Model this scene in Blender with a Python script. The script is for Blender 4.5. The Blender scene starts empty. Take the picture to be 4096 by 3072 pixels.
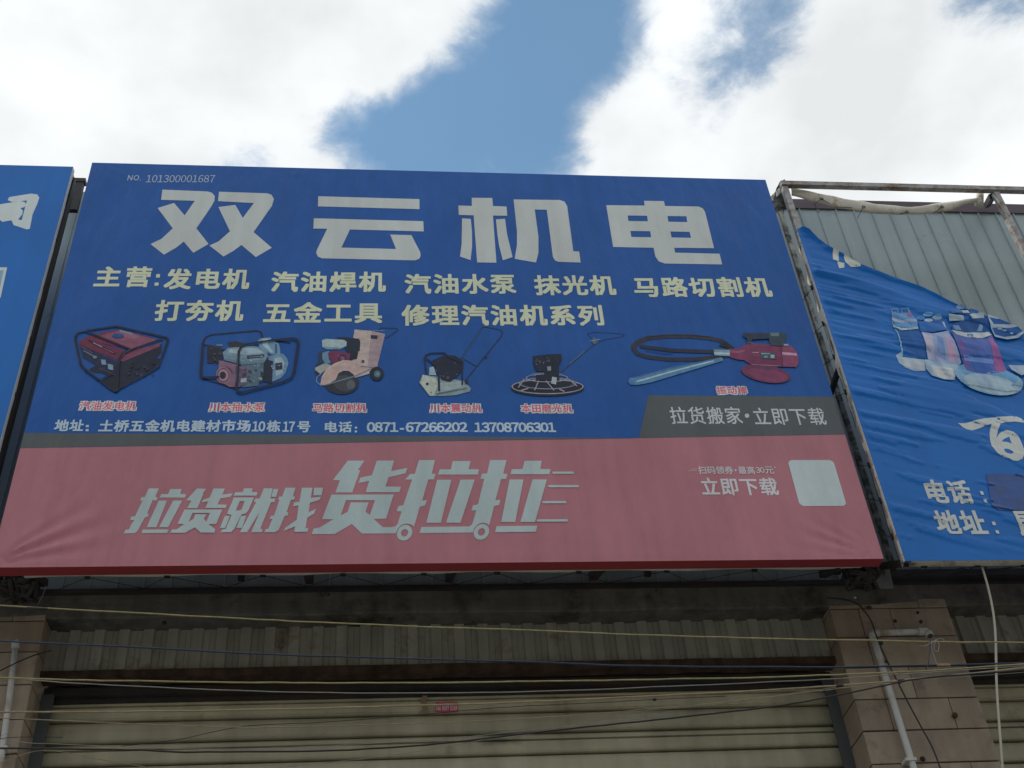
import bpy, bmesh, math, random
import numpy as np
from mathutils import Vector, Matrix, noise, geometry
random.seed(7)
sc = bpy.context.scene
COL = sc.collection

# ------------------------------------------------------------------ camera
F = 4783.0
def _basis():
    X = np.array([44200., 334., F]); U = np.array([-487., -5620., F])
    U /= np.linalg.norm(U); X /= np.linalg.norm(X)
    X -= U * (U @ X); X /= np.linalg.norm(X)
    return np.stack([X, np.cross(U, X), U])
R = _basis()
CAMZ = 1.6
cam_d = bpy.data.cameras.new('camera'); cam = bpy.data.objects.new('camera', cam_d); COL.objects.link(cam)
Rb = R @ np.diag([1., -1., -1.])
M = Matrix([[*map(float, Rb[i]), 0] for i in range(3)] + [[0, 0, 0, 1]])
cam.matrix_world = Matrix.Translation((0, 0, CAMZ)) @ M
cam_d.sensor_width = 36; cam_d.lens = F / 4096 * 36; cam_d.clip_end = 2000; cam_d.clip_start = .05
sc.camera = cam

# ------------------------------------------------------------------ sky, sun, exposure
SUN_EL, SUN_AZ = 58, -62          # sun high behind the building (azimuth from +Y towards +X)
w = bpy.data.worlds.new('World'); sc.world = w; w.use_nodes = True
N = w.node_tree.nodes; L = w.node_tree.links; N.clear()
def nd(t, **k):
    n = N.new(t)
    for a, b in k.items(): setattr(n, a, b)
    return n
def mth(op, a, b=None, clamp=False):
    n = nd('ShaderNodeMath', operation=op, use_clamp=clamp)
    for i, v in enumerate((a, b)):
        if v is None: continue
        if isinstance(v, (int, float)): n.inputs[i].default_value = v
        else: L.new(v, n.inputs[i])
    return n.outputs[0]
sky = nd('ShaderNodeTexSky', sky_type='NISHITA'); sky.sun_disc = False
sky.sun_elevation = math.radians(SUN_EL); sky.sun_rotation = math.radians(SUN_AZ)
sky.altitude = 1900; sky.air_density = 1.0; sky.dust_density = .35; sky.ozone_density = 1.0
bg = nd('ShaderNodeBackground'); bg.inputs[1].default_value = 0.15
tint = nd('ShaderNodeMix', data_type='RGBA', blend_type='MULTIPLY'); tint.inputs[0].default_value = 1; tint.inputs[7].default_value = (1.02, 1.3, 1.17, 1)
L.new(sky.outputs[0], tint.inputs[6]); L.new(tint.outputs[2], bg.inputs[0])
geo = nd('ShaderNodeTexCoord'); sep = nd('ShaderNodeSeparateXYZ'); L.new(geo.outputs['Generated'], sep.inputs[0])
zc = mth('MAXIMUM', sep.outputs[2], 0.04)
px_, py_ = mth('DIVIDE', sep.outputs[0], zc), mth('DIVIDE', sep.outputs[1], zc)
cmb = nd('ShaderNodeCombineXYZ'); L.new(px_, cmb.inputs[0]); L.new(py_, cmb.inputs[1])
# cloud deck laid out on a horizontal layer: a smooth coverage field plus fractal noise
CL = [(-150,-60,1),(0,-60,1),(250,-60,1),(500,-60,1),(750,-60,1),(950,-60,.95),(1080,-60,.45),(1220,-60,0),(1340,-60,.1),(1450,-60,.75),(1650,-60,.42),(1850,-60,.85),(2000,-60,.85),(2180,-60,.3),(2400,-60,.5),
 (-150,130,1),(100,60,1),(350,60,1),(600,60,1),(850,60,1),(960,60,1),(1060,60,.2),(1180,60,0),(1300,60,0),(1420,50,.72),(1560,40,.5),(1700,60,.44),(1850,50,.95),(1990,40,.75),(2120,30,.4),(2200,20,.4),
 (100,180,1),(350,180,1),(600,160,.95),(740,160,1),(830,150,1),(900,140,.55),(770,195,1),(870,100,1),(940,95,.75),(1010,160,0),(1150,160,0),(1270,160,.02),(1370,150,.6),(1480,110,.68),(1500,180,.66),(1580,150,.44),(1660,120,.36),(1750,110,.55),(1830,150,.9),(1950,170,1),(2100,160,1),(2250,160,1),
 (100,290,1),(300,270,1),(480,250,.95),(600,240,.95),(700,230,.7),(800,240,.1),(950,260,0),(1100,260,0),(1230,230,.22),(1300,250,.72),(1400,230,.85),(1480,220,.62),(1545,215,.38),(1610,190,.55),(1680,220,.95),(1800,260,1),(2000,300,1),(2250,300,1),
 (0,400,1),(250,370,1),(400,350,.9),(535,348,.48),(610,310,.62),(670,330,1),(735,350,.5),(800,350,.15),(900,350,.05),(1000,350,.14),(1100,340,.05),(1200,340,.05),(1260,350,.75),(1350,340,1),(1550,340,1),(1800,380,1),(2100,420,1),
 (560,300,.6),(640,280,.45),(250,480,1),(700,480,.6),(1200,480,.5),(1700,480,1)]
def dirP(vx, vy):
    d = R @ np.array([(vx * 1.85172 - 2048) / F, (vy * 1.85172 - 1536) / F, 1.]); return d[:2] / d[2]
P = np.array([dirP(a, b) for a, b, c in CL]); V = np.array([c for *_, c in CL]); BASE = .62; SG = .052
G = np.exp(-((P[:, None] - P[None]) ** 2).sum(-1) / (2 * SG * SG))
W = np.linalg.solve(G.T @ G + .03 * np.eye(len(P)), G.T @ (V - BASE))
# small domain warp so edges billow
wn = nd('ShaderNodeTexNoise'); wn.inputs['Scale'].default_value = 9; wn.inputs['Detail'].default_value = 3
L.new(cmb.outputs[0], wn.inputs['Vector'])
vs = nd('ShaderNodeVectorMath', operation='MULTIPLY_ADD'); L.new(wn.outputs['Color'], vs.inputs[0])
vs.inputs[1].default_value = (.05, .05, 0); L.new(cmb.outputs[0], vs.inputs[2])
va = nd('ShaderNodeVectorMath', operation='ADD'); L.new(vs.outputs[0], va.inputs[0]); va.inputs[1].default_value = (-.025, -.025, 0)
wv = va.outputs[0]
acc = None
for (x, y), wt in zip(P, W):
    if abs(wt) < .07: continue
    d = nd('ShaderNodeVectorMath', operation='DISTANCE'); L.new(wv, d.inputs[0]); d.inputs[1].default_value = (x, y, 0)
    q = mth('MULTIPLY', d.outputs['Value'], 1 / SG); q = mth('MULTIPLY', q, q); q = mth('MULTIPLY', q, -.5)
    e = mth('MULTIPLY', mth('EXPONENT', q), float(wt))
    acc = e if acc is None else mth('ADD', acc, e)
cov = mth('ADD', acc, BASE)
n1 = nd('ShaderNodeTexNoise'); n1.inputs['Scale'].default_value = 15; n1.inputs['Detail'].default_value = 11; n1.inputs['Roughness'].default_value = .64
n1.inputs['Distortion'].default_value = .25
L.new(cmb.outputs[0], n1.inputs['Vector'])
dens = mth('ADD', cov, mth('MULTIPLY', mth('SUBTRACT', n1.outputs[0], .5), 1.0))
mr = nd('ShaderNodeMapRange', interpolation_type='SMOOTHSTEP'); L.new(dens, mr.inputs[0])
mr.inputs[1].default_value = .38; mr.inputs[2].default_value = .76; mr.inputs[3].default_value = .045
n2 = nd('ShaderNodeTexNoise'); n2.inputs['Scale'].default_value = 5; n2.inputs['Detail'].default_value = 5; L.new(cmb.outputs[0], n2.inputs['Vector'])
cr = nd('ShaderNodeMapRange'); L.new(n2.outputs[0], cr.inputs[0]); cr.inputs[1].default_value = .35; cr.inputs[2].default_value = .65
cr.inputs[3].default_value = .84; cr.inputs[4].default_value = 1.06
cbg = nd('ShaderNodeBackground'); cbg.inputs[0].default_value = (.955, .985, 1, 1); L.new(cr.outputs[0], cbg.inputs[1])
vl = nd('ShaderNodeMapRange', interpolation_type='SMOOTHSTEP'); L.new(dens, vl.inputs[0]); vl.inputs[1].default_value = .12; vl.inputs[2].default_value = .8; vl.inputs[4].default_value = .62
mk = mth('SUBTRACT', 1, mth('MULTIPLY', mth('SUBTRACT', 1, mr.outputs[0]), mth('SUBTRACT', 1, vl.outputs[0])))
ms = nd('ShaderNodeMixShader'); L.new(mk, ms.inputs[0]); L.new(bg.outputs[0], ms.inputs[1]); L.new(cbg.outputs[0], ms.inputs[2])
wo = nd('ShaderNodeOutputWorld'); L.new(ms.outputs[0], wo.inputs[0])
w.cycles.sampling_method = 'MANUAL'; w.cycles.sample_map_resolution = 512

sd = bpy.data.lights.new('sun', 'SUN'); sun = bpy.data.objects.new('sun', sd); COL.objects.link(sun)
sd.energy = 2.6; sd.angle = math.radians(.6); sd.color = (1, .96, .9)
el, az = math.radians(SUN_EL), math.radians(SUN_AZ)
sv = Vector((math.sin(az) * math.cos(el), math.cos(az) * math.cos(el), math.sin(el)))
sun.rotation_euler = sv.to_track_quat('Z', 'Y').to_euler(); sun.location = (0, 0, 30)
sc.view_settings.view_transform = 'Standard'; sc.view_settings.look = 'None'
sc.view_settings.gamma = 1; sc.view_settings.exposure = 0; sc.view_settings.use_curve_mapping = False

# ------------------------------------------------------------------ helpers
FR = {'p': (0, 0, 1), 'v': (0, 0, 1.85172), 'c1': (0, 600, .4973), 'c2': (1100, 600, .48216), 'c3': (2000, 600, .5425), 'c4': (3000, 600, .49548),
      'c5': (200, 1280, .45208), 'c6': (1200, 1280, .5425), 'c7': (2400, 1280, .45208), 'c8': (3200, 1200, .40506),
      'd1': (0, 1700, .5425), 'd2': (1200, 1700, .5425), 'd3': (2400, 1700, .4973), 'd4': (3200, 1800, .40506),
      'd5': (0, 2300, .4973), 'd6': (1100, 2300, .4973), 'd7': (2200, 2300, .4973), 'd8': (3100, 2300, .46542),
      'e1': (480, 1900, .37975), 'e2': (1230, 1820, .50181), 'e3': (3100, 680, .22604), 'e8': (3600, 1650, .30134)}
def at(fr, x, y, Y):
    """world point on the vertical plane at depth Y for a measured point"""
    ox, oy, s = FR[fr]
    d = R @ np.array([(ox + x * s - 2048) / F, (oy + y * s - 1536) / F, 1.])
    t = Y / d[1]
    return Vector((d[0] * t, Y, CAMZ + d[2] * t))
def xz(fr, pts, Y): return [(p.x, p.z) for p in (at(fr, a, b, Y) for a, b in pts)]
def lin(c):
    c /= 255.; return c / 12.92 if c < .04045 else ((c + .055) / 1.055) ** 2.4
KP, HZ = 1.95, .006
def A(r, g, b, k=None):
    k = k or KP
    return tuple(min(.86, max(.004, (lin(v) - HZ) * k)) for v in (r, g, b))

def mat(name, col=(.5, .5, .5), rough=.6, spec=.4, metal=0, var=.12, vscale=3., bump=0., bscale=60., stain=None, stain_amt=0, stain_scale=2.5, streak=0, attr=False, stretch=(1, 1, 1), fine=0, objrand=0, sag=0):
    m = bpy.data.materials.new(name); m.use_nodes = True; nt = m.node_tree; n = nt.nodes; l = nt.links; n.clear()
    o = n.new('ShaderNodeOutputMaterial'); b = n.new('ShaderNodeBsdfPrincipled'); l.new(b.outputs[0], o.inputs[0])
    b.inputs['Roughness'].default_value = rough; b.inputs['Metallic'].default_value = metal; b.inputs['Specular IOR Level'].default_value = spec
    g = n.new('ShaderNodeNewGeometry')
    mp = n.new('ShaderNodeMapping'); l.new(g.outputs['Position'], mp.inputs[0]); mp.inputs['Scale'].default_value = stretch
    if attr:
        a = n.new('ShaderNodeAttribute'); a.attribute_name = 'Col'; base = a.outputs['Color']
    else:
        a = n.new('ShaderNodeRGB'); a.outputs[0].default_value = (*col, 1); base = a.outputs[0]
    m['base'] = 1
    nz = n.new('ShaderNodeTexNoise'); nz.inputs['Scale'].default_value = vscale; nz.inputs['Detail'].default_value = 6; l.new(mp.outputs[0], nz.inputs['Vector'])
    r1 = n.new('ShaderNodeMapRange'); l.new(nz.outputs[0], r1.inputs[0]); r1.inputs[1].default_value = .3; r1.inputs[2].default_value = .7
    r1.inputs[3].default_value = 1 - var; r1.inputs[4].default_value = 1 + var * .6
    mul = n.new('ShaderNodeMix'); mul.data_type = 'RGBA'; mul.blend_type = 'MULTIPLY'; mul.inputs[0].default_value = 1
    l.new(base, mul.inputs[6]); l.new(r1.outputs[0], mul.inputs[7]); cur = mul.outputs[2]
    if fine:
        nf = n.new('ShaderNodeTexNoise'); nf.inputs['Scale'].default_value = 260; nf.inputs['Detail'].default_value = 2; l.new(g.outputs['Position'], nf.inputs['Vector'])
        rf = n.new('ShaderNodeMapRange'); l.new(nf.outputs[0], rf.inputs[0]); rf.inputs[1].default_value = .3; rf.inputs[2].default_value = .7
        rf.inputs[3].default_value = 1 - fine; rf.inputs[4].default_value = 1 + fine
        mf = n.new('ShaderNodeMix'); mf.data_type = 'RGBA'; mf.blend_type = 'MULTIPLY'; mf.inputs[0].default_value = 1
        l.new(cur, mf.inputs[6]); l.new(rf.outputs[0], mf.inputs[7]); cur = mf.outputs[2]
    if streak:
        ms_ = n.new('ShaderNodeMapping'); l.new(g.outputs['Position'], ms_.inputs[0]); ms_.inputs['Scale'].default_value = (14, 14, .7)
        ns = n.new('ShaderNodeTexNoise'); ns.inputs['Scale'].default_value = 1; ns.inputs['Detail'].default_value = 4; l.new(ms_.outputs[0], ns.inputs['Vector'])
        rs = n.new('ShaderNodeMapRange'); l.new(ns.outputs[0], rs.inputs[0]); rs.inputs[1].default_value = .35; rs.inputs[2].default_value = .7
        rs.inputs[3].default_value = 1 + streak * .3; rs.inputs[4].default_value = 1 - streak
        m2 = n.new('ShaderNodeMix'); m2.data_type = 'RGBA'; m2.blend_type = 'MULTIPLY'; m2.inputs[0].default_value = 1
        l.new(cur, m2.inputs[6]); l.new(rs.outputs[0], m2.inputs[7]); cur = m2.outputs[2]
    if stain:
        nn = n.new('ShaderNodeTexNoise'); nn.inputs['Scale'].default_value = stain_scale; nn.inputs['Detail'].default_value = 8; nn.inputs['Roughness'].default_value = .7
        l.new(mp.outputs[0], nn.inputs['Vector'])
        rr = n.new('ShaderNodeMapRange'); l.new(nn.outputs[0], rr.inputs[0]); rr.inputs[1].default_value = 1 - stain_amt - .08; rr.inputs[2].default_value = 1 - stain_amt + .1
        mx = n.new('ShaderNodeMix'); mx.data_type = 'RGBA'; l.new(rr.outputs[0], mx.inputs[0]); l.new(cur, mx.inputs[6]); mx.inputs[7].default_value = (*stain, 1); cur = mx.outputs[2]
    if objrand:
        oi = n.new('ShaderNodeObjectInfo'); ro = n.new('ShaderNodeMapRange'); l.new(oi.outputs['Random'], ro.inputs[0]); ro.inputs[3].default_value = 1 - objrand; ro.inputs[4].default_value = 1 + objrand
        mo = n.new('ShaderNodeMix'); mo.data_type = 'RGBA'; mo.blend_type = 'MULTIPLY'; mo.inputs[0].default_value = 1
        l.new(cur, mo.inputs[6]); l.new(ro.outputs[0], mo.inputs[7]); cur = mo.outputs[2]
    l.new(cur, b.inputs['Base Color'])
    if bump:
        nb = n.new('ShaderNodeTexNoise'); nb.inputs['Scale'].default_value = bscale; nb.inputs['Detail'].default_value = 4; l.new(mp.outputs[0], nb.inputs['Vector'])
        bp = n.new('ShaderNodeBump'); bp.inputs['Strength'].default_value = bump; bp.inputs['Distance'].default_value = .01
        l.new(nb.outputs[0], bp.inputs['Height']); l.new(bp.outputs[0], b.inputs['Normal'])
        if sag:      # slack in the stretched sheet: broad shallow billows and fine upright tension lines
            m9 = n.new('ShaderNodeMapping'); l.new(g.outputs['Position'], m9.inputs[0]); m9.inputs['Scale'].default_value = (2.6, 1, .8)
            n9 = n.new('ShaderNodeTexNoise'); n9.inputs['Scale'].default_value = 1.6; n9.inputs['Detail'].default_value = 4; l.new(m9.outputs[0], n9.inputs['Vector'])
            b9 = n.new('ShaderNodeBump'); b9.inputs['Strength'].default_value = sag; b9.inputs['Distance'].default_value = .12
            l.new(n9.outputs[0], b9.inputs['Height']); l.new(bp.outputs[0], b9.inputs['Normal']); l.new(b9.outputs[0], b.inputs['Normal'])
    return m

def link(name, me, m, parent=None, smooth=False):
    o = bpy.data.objects.new(name, me); COL.objects.link(o)
    if m and not me.materials: me.materials.append(m)
    if smooth: me.polygons.foreach_set('use_smooth', [True] * len(me.polygons))
    if parent:
        o.parent = parent; o.matrix_parent_inverse = Matrix.Translation(-parent.location)
    return o
def mesh(name, vs, fs, m, parent=None, smooth=False, cols=None):
    me = bpy.data.meshes.new(name); me.from_pydata([tuple(v) for v in vs], [], fs); me.update()
    if cols is not None:
        a = me.color_attributes.new('Col', 'FLOAT_COLOR', 'POINT')
        a.data.foreach_set('color', [c for v in cols for c in (*v, 1.)])
    return link(name, me, m, parent, smooth)
def thing(name, label, cat, loc, group=None):
    o = bpy.data.objects.new(name, None); COL.objects.link(o); o.location = loc; o.empty_display_size = .1
    o['label'] = label; o['category'] = cat
    if group: o['group'] = group
    return o
def tag(o, label, cat, group=None):
    o['label'] = label; o['category'] = cat
    if group: o['group'] = group
    return o
class MB:
    def __init__(s): s.v = []; s.f = []
    def box(s, x0, x1, y0, y1, z0, z1, bev=0):
        if bev:
            bm = bmesh.new(); bmesh.ops.create_cube(bm, size=1)
            for v in bm.verts: v.co = Vector(((x0 + x1) / 2 + v.co.x * (x1 - x0), (y0 + y1) / 2 + v.co.y * (y1 - y0), (z0 + z1) / 2 + v.co.z * (z1 - z0)))
            bmesh.ops.bevel(bm, geom=bm.edges[:], offset=bev, segments=1, affect='EDGES')
            k = len(s.v); bm.verts.index_update(); s.v += [v.co.copy() for v in bm.verts]; s.f += [tuple(v.index + k for v in f.verts) for f in bm.faces]; bm.free(); return s
        k = len(s.v)
        s.v += [(x, y, z) for x in (x0, x1) for y in (y0, y1) for z in (z0, z1)]
        s.f += [tuple(k + i for i in q) for q in ((0, 1, 3, 2), (4, 6, 7, 5), (0, 4, 5, 1), (2, 3, 7, 6), (0, 2, 6, 4), (1, 5, 7, 3))]
        return s
    def tube(s, pts, r, n=8, square=False, up=None):
        pts = [Vector(p) for p in pts]; k = len(s.v)
        if square: n = 4
        prev = None
        for i, p in enumerate(pts):
            t = (pts[min(i + 1, len(pts) - 1)] - pts[max(i - 1, 0)]).normalized()
            ref = Vector(up) if up else (Vector((0, 0, 1)) if abs(t.z) < .9 else Vector((0, 1, 0)))
            a = t.cross(ref).normalized(); b = a.cross(t)
            rr = r[i] if isinstance(r, (list, tuple)) else r
            for j in range(n):
                th = 2 * math.pi * j / n + (math.pi / 4 if square else 0); q = rr * (1.414 if square else 1)
                s.v.append(p + a * math.cos(th) * q + b * math.sin(th) * q)
        for i in range(len(pts) - 1):
            for j in range(n):
                s.f.append((k + i * n + j, k + i * n + (j + 1) % n, k + (i + 1) * n + (j + 1) % n, k + (i + 1) * n + j))
        s.f.append(tuple(k + j for j in range(n))[::-1]); s.f.append(tuple(k + (len(pts) - 1) * n + j for j in range(n)))
        return s
    def poly(s, pts3):
        k = len(s.v); s.v += [Vector(p) for p in pts3]; s.f.append(tuple(range(k, k + len(pts3)))); return s
    def build(s, name, m, parent=None, smooth=False): return mesh(name, s.v, s.f, m, parent, smooth)
def catmull(P, n=8):
    P = [Vector(p) for p in P]; out = []
    for i in range(len(P) - 1):
        a, b, c, d = P[max(i - 1, 0)], P[i], P[i + 1], P[min(i + 2, len(P) - 1)]
        for j in range(n):
            t = j / n; out.append(.5 * ((2 * b) + (c - a) * t + (2 * a - 5 * b + 4 * c - d) * t * t + (3 * b - a - 3 * c + d) * t ** 3))
    out.append(P[-1]); return out

# ------------------------------------------------------------------ materials
M_print = mat('printed_vinyl', attr=True, rough=.42, spec=.3, var=.07, vscale=2.5, bump=.05, bscale=300, fine=.04, streak=.08, sag=.35)
M_pic = mat('printed_picture', attr=True, rough=.42, spec=.3, var=.2, vscale=30, bump=.05, bscale=300, fine=.14, sag=.35)
M_cream = mat('vinyl_back', (.72, .67, .57), rough=.6, var=.25, vscale=9, stain=(.16, .11, .06), stain_amt=.42, stain_scale=9, bump=.3, bscale=30)
M_hem = mat('clean_vinyl_back', (.68, .69, .68), rough=.6, var=.12, vscale=6)
M_tube = mat('rusty_tube', (.36, .36, .36), rough=.5, spec=.4, metal=.15, var=.25, vscale=8, stain=(.17, .10, .06), stain_amt=.47, stain_scale=14, bump=.2)
M_dark = mat('dark_steel', (.035, .034, .036), rough=.6, var=.4, vscale=7, stain=(.05, .03, .02), stain_amt=.45, bump=.3)
M_wall = mat('grey_steel_sheet', (.335, .405, .42), rough=.5, spec=.35, var=.12, vscale=1.6, streak=.12, stain=(.18, .22, .23), stain_amt=.33, stain_scale=4)
M_flash = mat('roof_flashing', (.10, .07, .085), rough=.6, var=.3, vscale=5)
M_conc = mat('sooty_concrete', (.175, .165, .145), rough=.9, spec=.15, var=.3, vscale=3, streak=.25, stain=(.045, .036, .03), stain_amt=.46, stain_scale=3, bump=.5, bscale=25)
M_tile = mat('beige_tile', (.36, .29, .22), rough=.55, spec=.3, var=.2, vscale=6, streak=.2, stain=(.19, .14, .10), stain_amt=.39, stain_scale=7, bump=.12, bscale=90, objrand=.16)
M_grout = mat('grout', (.09, .07, .055), rough=.95, spec=.1)
M_corr = mat('dull_corrugated', (.33, .325, .28), rough=.6, var=.2, vscale=5, streak=.16, stain=(.10, .05, .028), stain_amt=.36, stain_scale=5)
M_rust = mat('rust', (.075, .05, .038), rough=.9, spec=.1, var=.5, vscale=14, bump=.6, bscale=50)
M_slat = mat('shutter_paint', (.48, .45, .32), rough=.5, spec=.3, var=.22, vscale=3.5, streak=.16, stain=(.24, .2, .13), stain_amt=.34, stain_scale=5, bump=.25, bscale=7, objrand=.10)
M_rail = mat('rail_steel', (.075, .085, .092), rough=.5, var=.2)
M_pvc = mat('pvc', (.55, .55, .53), rough=.4, var=.1, stain=(.3, .24, .15), stain_amt=.4, stain_scale=7)
M_yel = mat('yellow_cable', (.37, .315, .155), rough=.6, var=.25, vscale=30)
M_tan = mat('tan_cable', (.34, .27, .16), rough=.6, var=.25, vscale=30)
M_blk = mat('black_cable', (.022, .022, .022), rough=.5, var=.2)
M_blue = mat('blue_cable', (.03, .045, .09), rough=.5, var=.3, vscale=20)
M_gry = mat('grey_cable', (.30, .29, .26), rough=.6, var=.2, vscale=20)
M_wht = mat('white_cable', (.45, .42, .34), rough=.5, var=.12)
M_rope = mat('black_rope', (.02, .02, .022), rough=.9, var=.3)
M_mold = mat('damp_cloth', (.42, .43, .38), rough=.8, var=.4, vscale=12, stain=(.06, .06, .055), stain_amt=.5, stain_scale=10, bump=.5, bscale=30)
M_grnd = mat('street', (.20, .195, .185), rough=.9, spec=.2, var=.2, vscale=.6, bump=.3, bscale=20)

BLUE = A(22, 68, 128); BLUE2 = A(2, 84, 148); WHITE = A(158, 162, 160); CREAM = A(170, 174, 150)
GREY = A(70, 74, 76); PINK = A(143, 93, 101); DRED = A(120, 18, 30)

# skin of the main sign: blue above, pink below one slightly tilted line
def skin_material():
    m = mat('sign_vinyl', BLUE, rough=.42, spec=.3, var=.07, vscale=2.5, bump=.05, bscale=300, fine=.04, streak=.08, sag=.35)
    n = m.node_tree.nodes; l = m.node_tree.links
    rgb = next(x for x in n if x.type == 'RGB'); mul = rgb.outputs[0].links[0].to_node
    g = next(x for x in n if x.type == 'NEW_GEOMETRY'); s = n.new('ShaderNodeSeparateXYZ'); l.new(g.outputs['Position'], s.inputs[0])
    a = n.new('ShaderNodeMath'); a.operation = 'MULTIPLY_ADD'; l.new(s.outputs[0], a.inputs[0]); a.inputs[1].default_value = .0225; a.inputs[2].default_value = 5.087
    c = n.new('ShaderNodeMath'); c.operation = 'LESS_THAN'; l.new(s.outputs[2], c.inputs[0]); l.new(a.outputs[0], c.inputs[1])
    mx = n.new('ShaderNodeMix'); mx.data_type = 'RGBA'; l.new(c.outputs[0], mx.inputs[0]); mx.inputs[6].default_value = (*BLUE, 1); mx.inputs[7].default_value = (*PINK, 1)
    '''
    # the wrapped-under strip is a deeper red than the faded front
    ff = n.new('ShaderNodeMath'); ff.operation = 'GREATER_THAN'; l.new(s.outputs[1], ff.inputs[0]); ff.inputs[1].default_value = 4.503
    fm = n.new('ShaderNodeMath'); fm.operation = 'MULTIPLY'; l.new(ff.outputs[0], fm.inputs[0]); l.new(c.outputs[0], fm.inputs[1])
    m3 = n.new('ShaderNodeMix'); m3.data_type = 'RGBA'; l.new(fm.outputs[0], m3.inputs[0]); l.new(mx.outputs[2], m3.inputs[6]); m3.inputs[7].default_value = (.34, .035, .05, 1)
    '''
    l.new(mx.outputs[2], mul.inputs[6])
    return m
M_skin = skin_material()
M_red = mat('deep_red_vinyl', (.34, .035, .05), rough=.5, var=.1)
M_blue2 = mat('bright_blue_vinyl', BLUE2, rough=.34, spec=.3, var=.1, vscale=1.8, bump=.05, bscale=300, streak=.06, fine=.04)

def smudge(m, c, rx, rz, col):
    n = m.node_tree.nodes; l = m.node_tree.links; b = next(x for x in n if x.type == 'BSDF_PRINCIPLED'); src = b.inputs['Base Color'].links[0].from_socket
    g = next(x for x in n if x.type == 'NEW_GEOMETRY'); sb = n.new('ShaderNodeVectorMath'); sb.operation = 'SUBTRACT'; l.new(g.outputs['Position'], sb.inputs[0]); sb.inputs[1].default_value = c
    sc_ = n.new('ShaderNodeVectorMath'); sc_.operation = 'MULTIPLY'; l.new(sb.outputs[0], sc_.inputs[0]); sc_.inputs[1].default_value = (1 / rx, 0, 1 / rz)
    ln = n.new('ShaderNodeVectorMath'); ln.operation = 'LENGTH'; l.new(sc_.outputs[0], ln.inputs[0])
    nz = n.new('ShaderNodeTexNoise'); nz.inputs['Scale'].default_value = 22; nz.inputs['Detail'].default_value = 6; l.new(g.outputs['Position'], nz.inputs['Vector'])
    ad = n.new('ShaderNodeMath'); ad.operation = 'ADD'; l.new(ln.outputs['Value'], ad.inputs[0]); l.new(nz.outputs[0], ad.inputs[1])
    mr_ = n.new('ShaderNodeMapRange'); l.new(ad.outputs[0], mr_.inputs[0]); mr_.inputs[1].default_value = .7; mr_.inputs[2].default_value = 1.5; mr_.inputs[3].default_value = .75; mr_.inputs[4].default_value = 0
    mx = n.new('ShaderNodeMix'); mx.data_type = 'RGBA'; l.new(mr_.outputs[0], mx.inputs[0]); l.new(src, mx.inputs[6]); mx.inputs[7].default_value = (*col, 1); l.new(mx.outputs[2], b.inputs['Base Color'])
for a_ in (('d5', 1100, 785, .04, .018), ('d5', 650, 800, .03, .01), ('d5', 1450, 790, .03, .010), ('d5', 1880, 790, .03, .008), ('d6', 440, 765, .035, .014), ('d6', 620, 775, .02, .008), ('d6', 1400, 745, .02, .008), ('d7', 900, 715, .03, .008)): smudge(M_corr, tuple(at(a_[0], a_[1], a_[2], 5.12)), a_[3], a_[4], (.09, .042, .02))
q_ = at('d6', 1820, 1335, 5.25); smudge(M_slat, tuple(q_), .13, .028, (.07, .065, .05))

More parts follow.
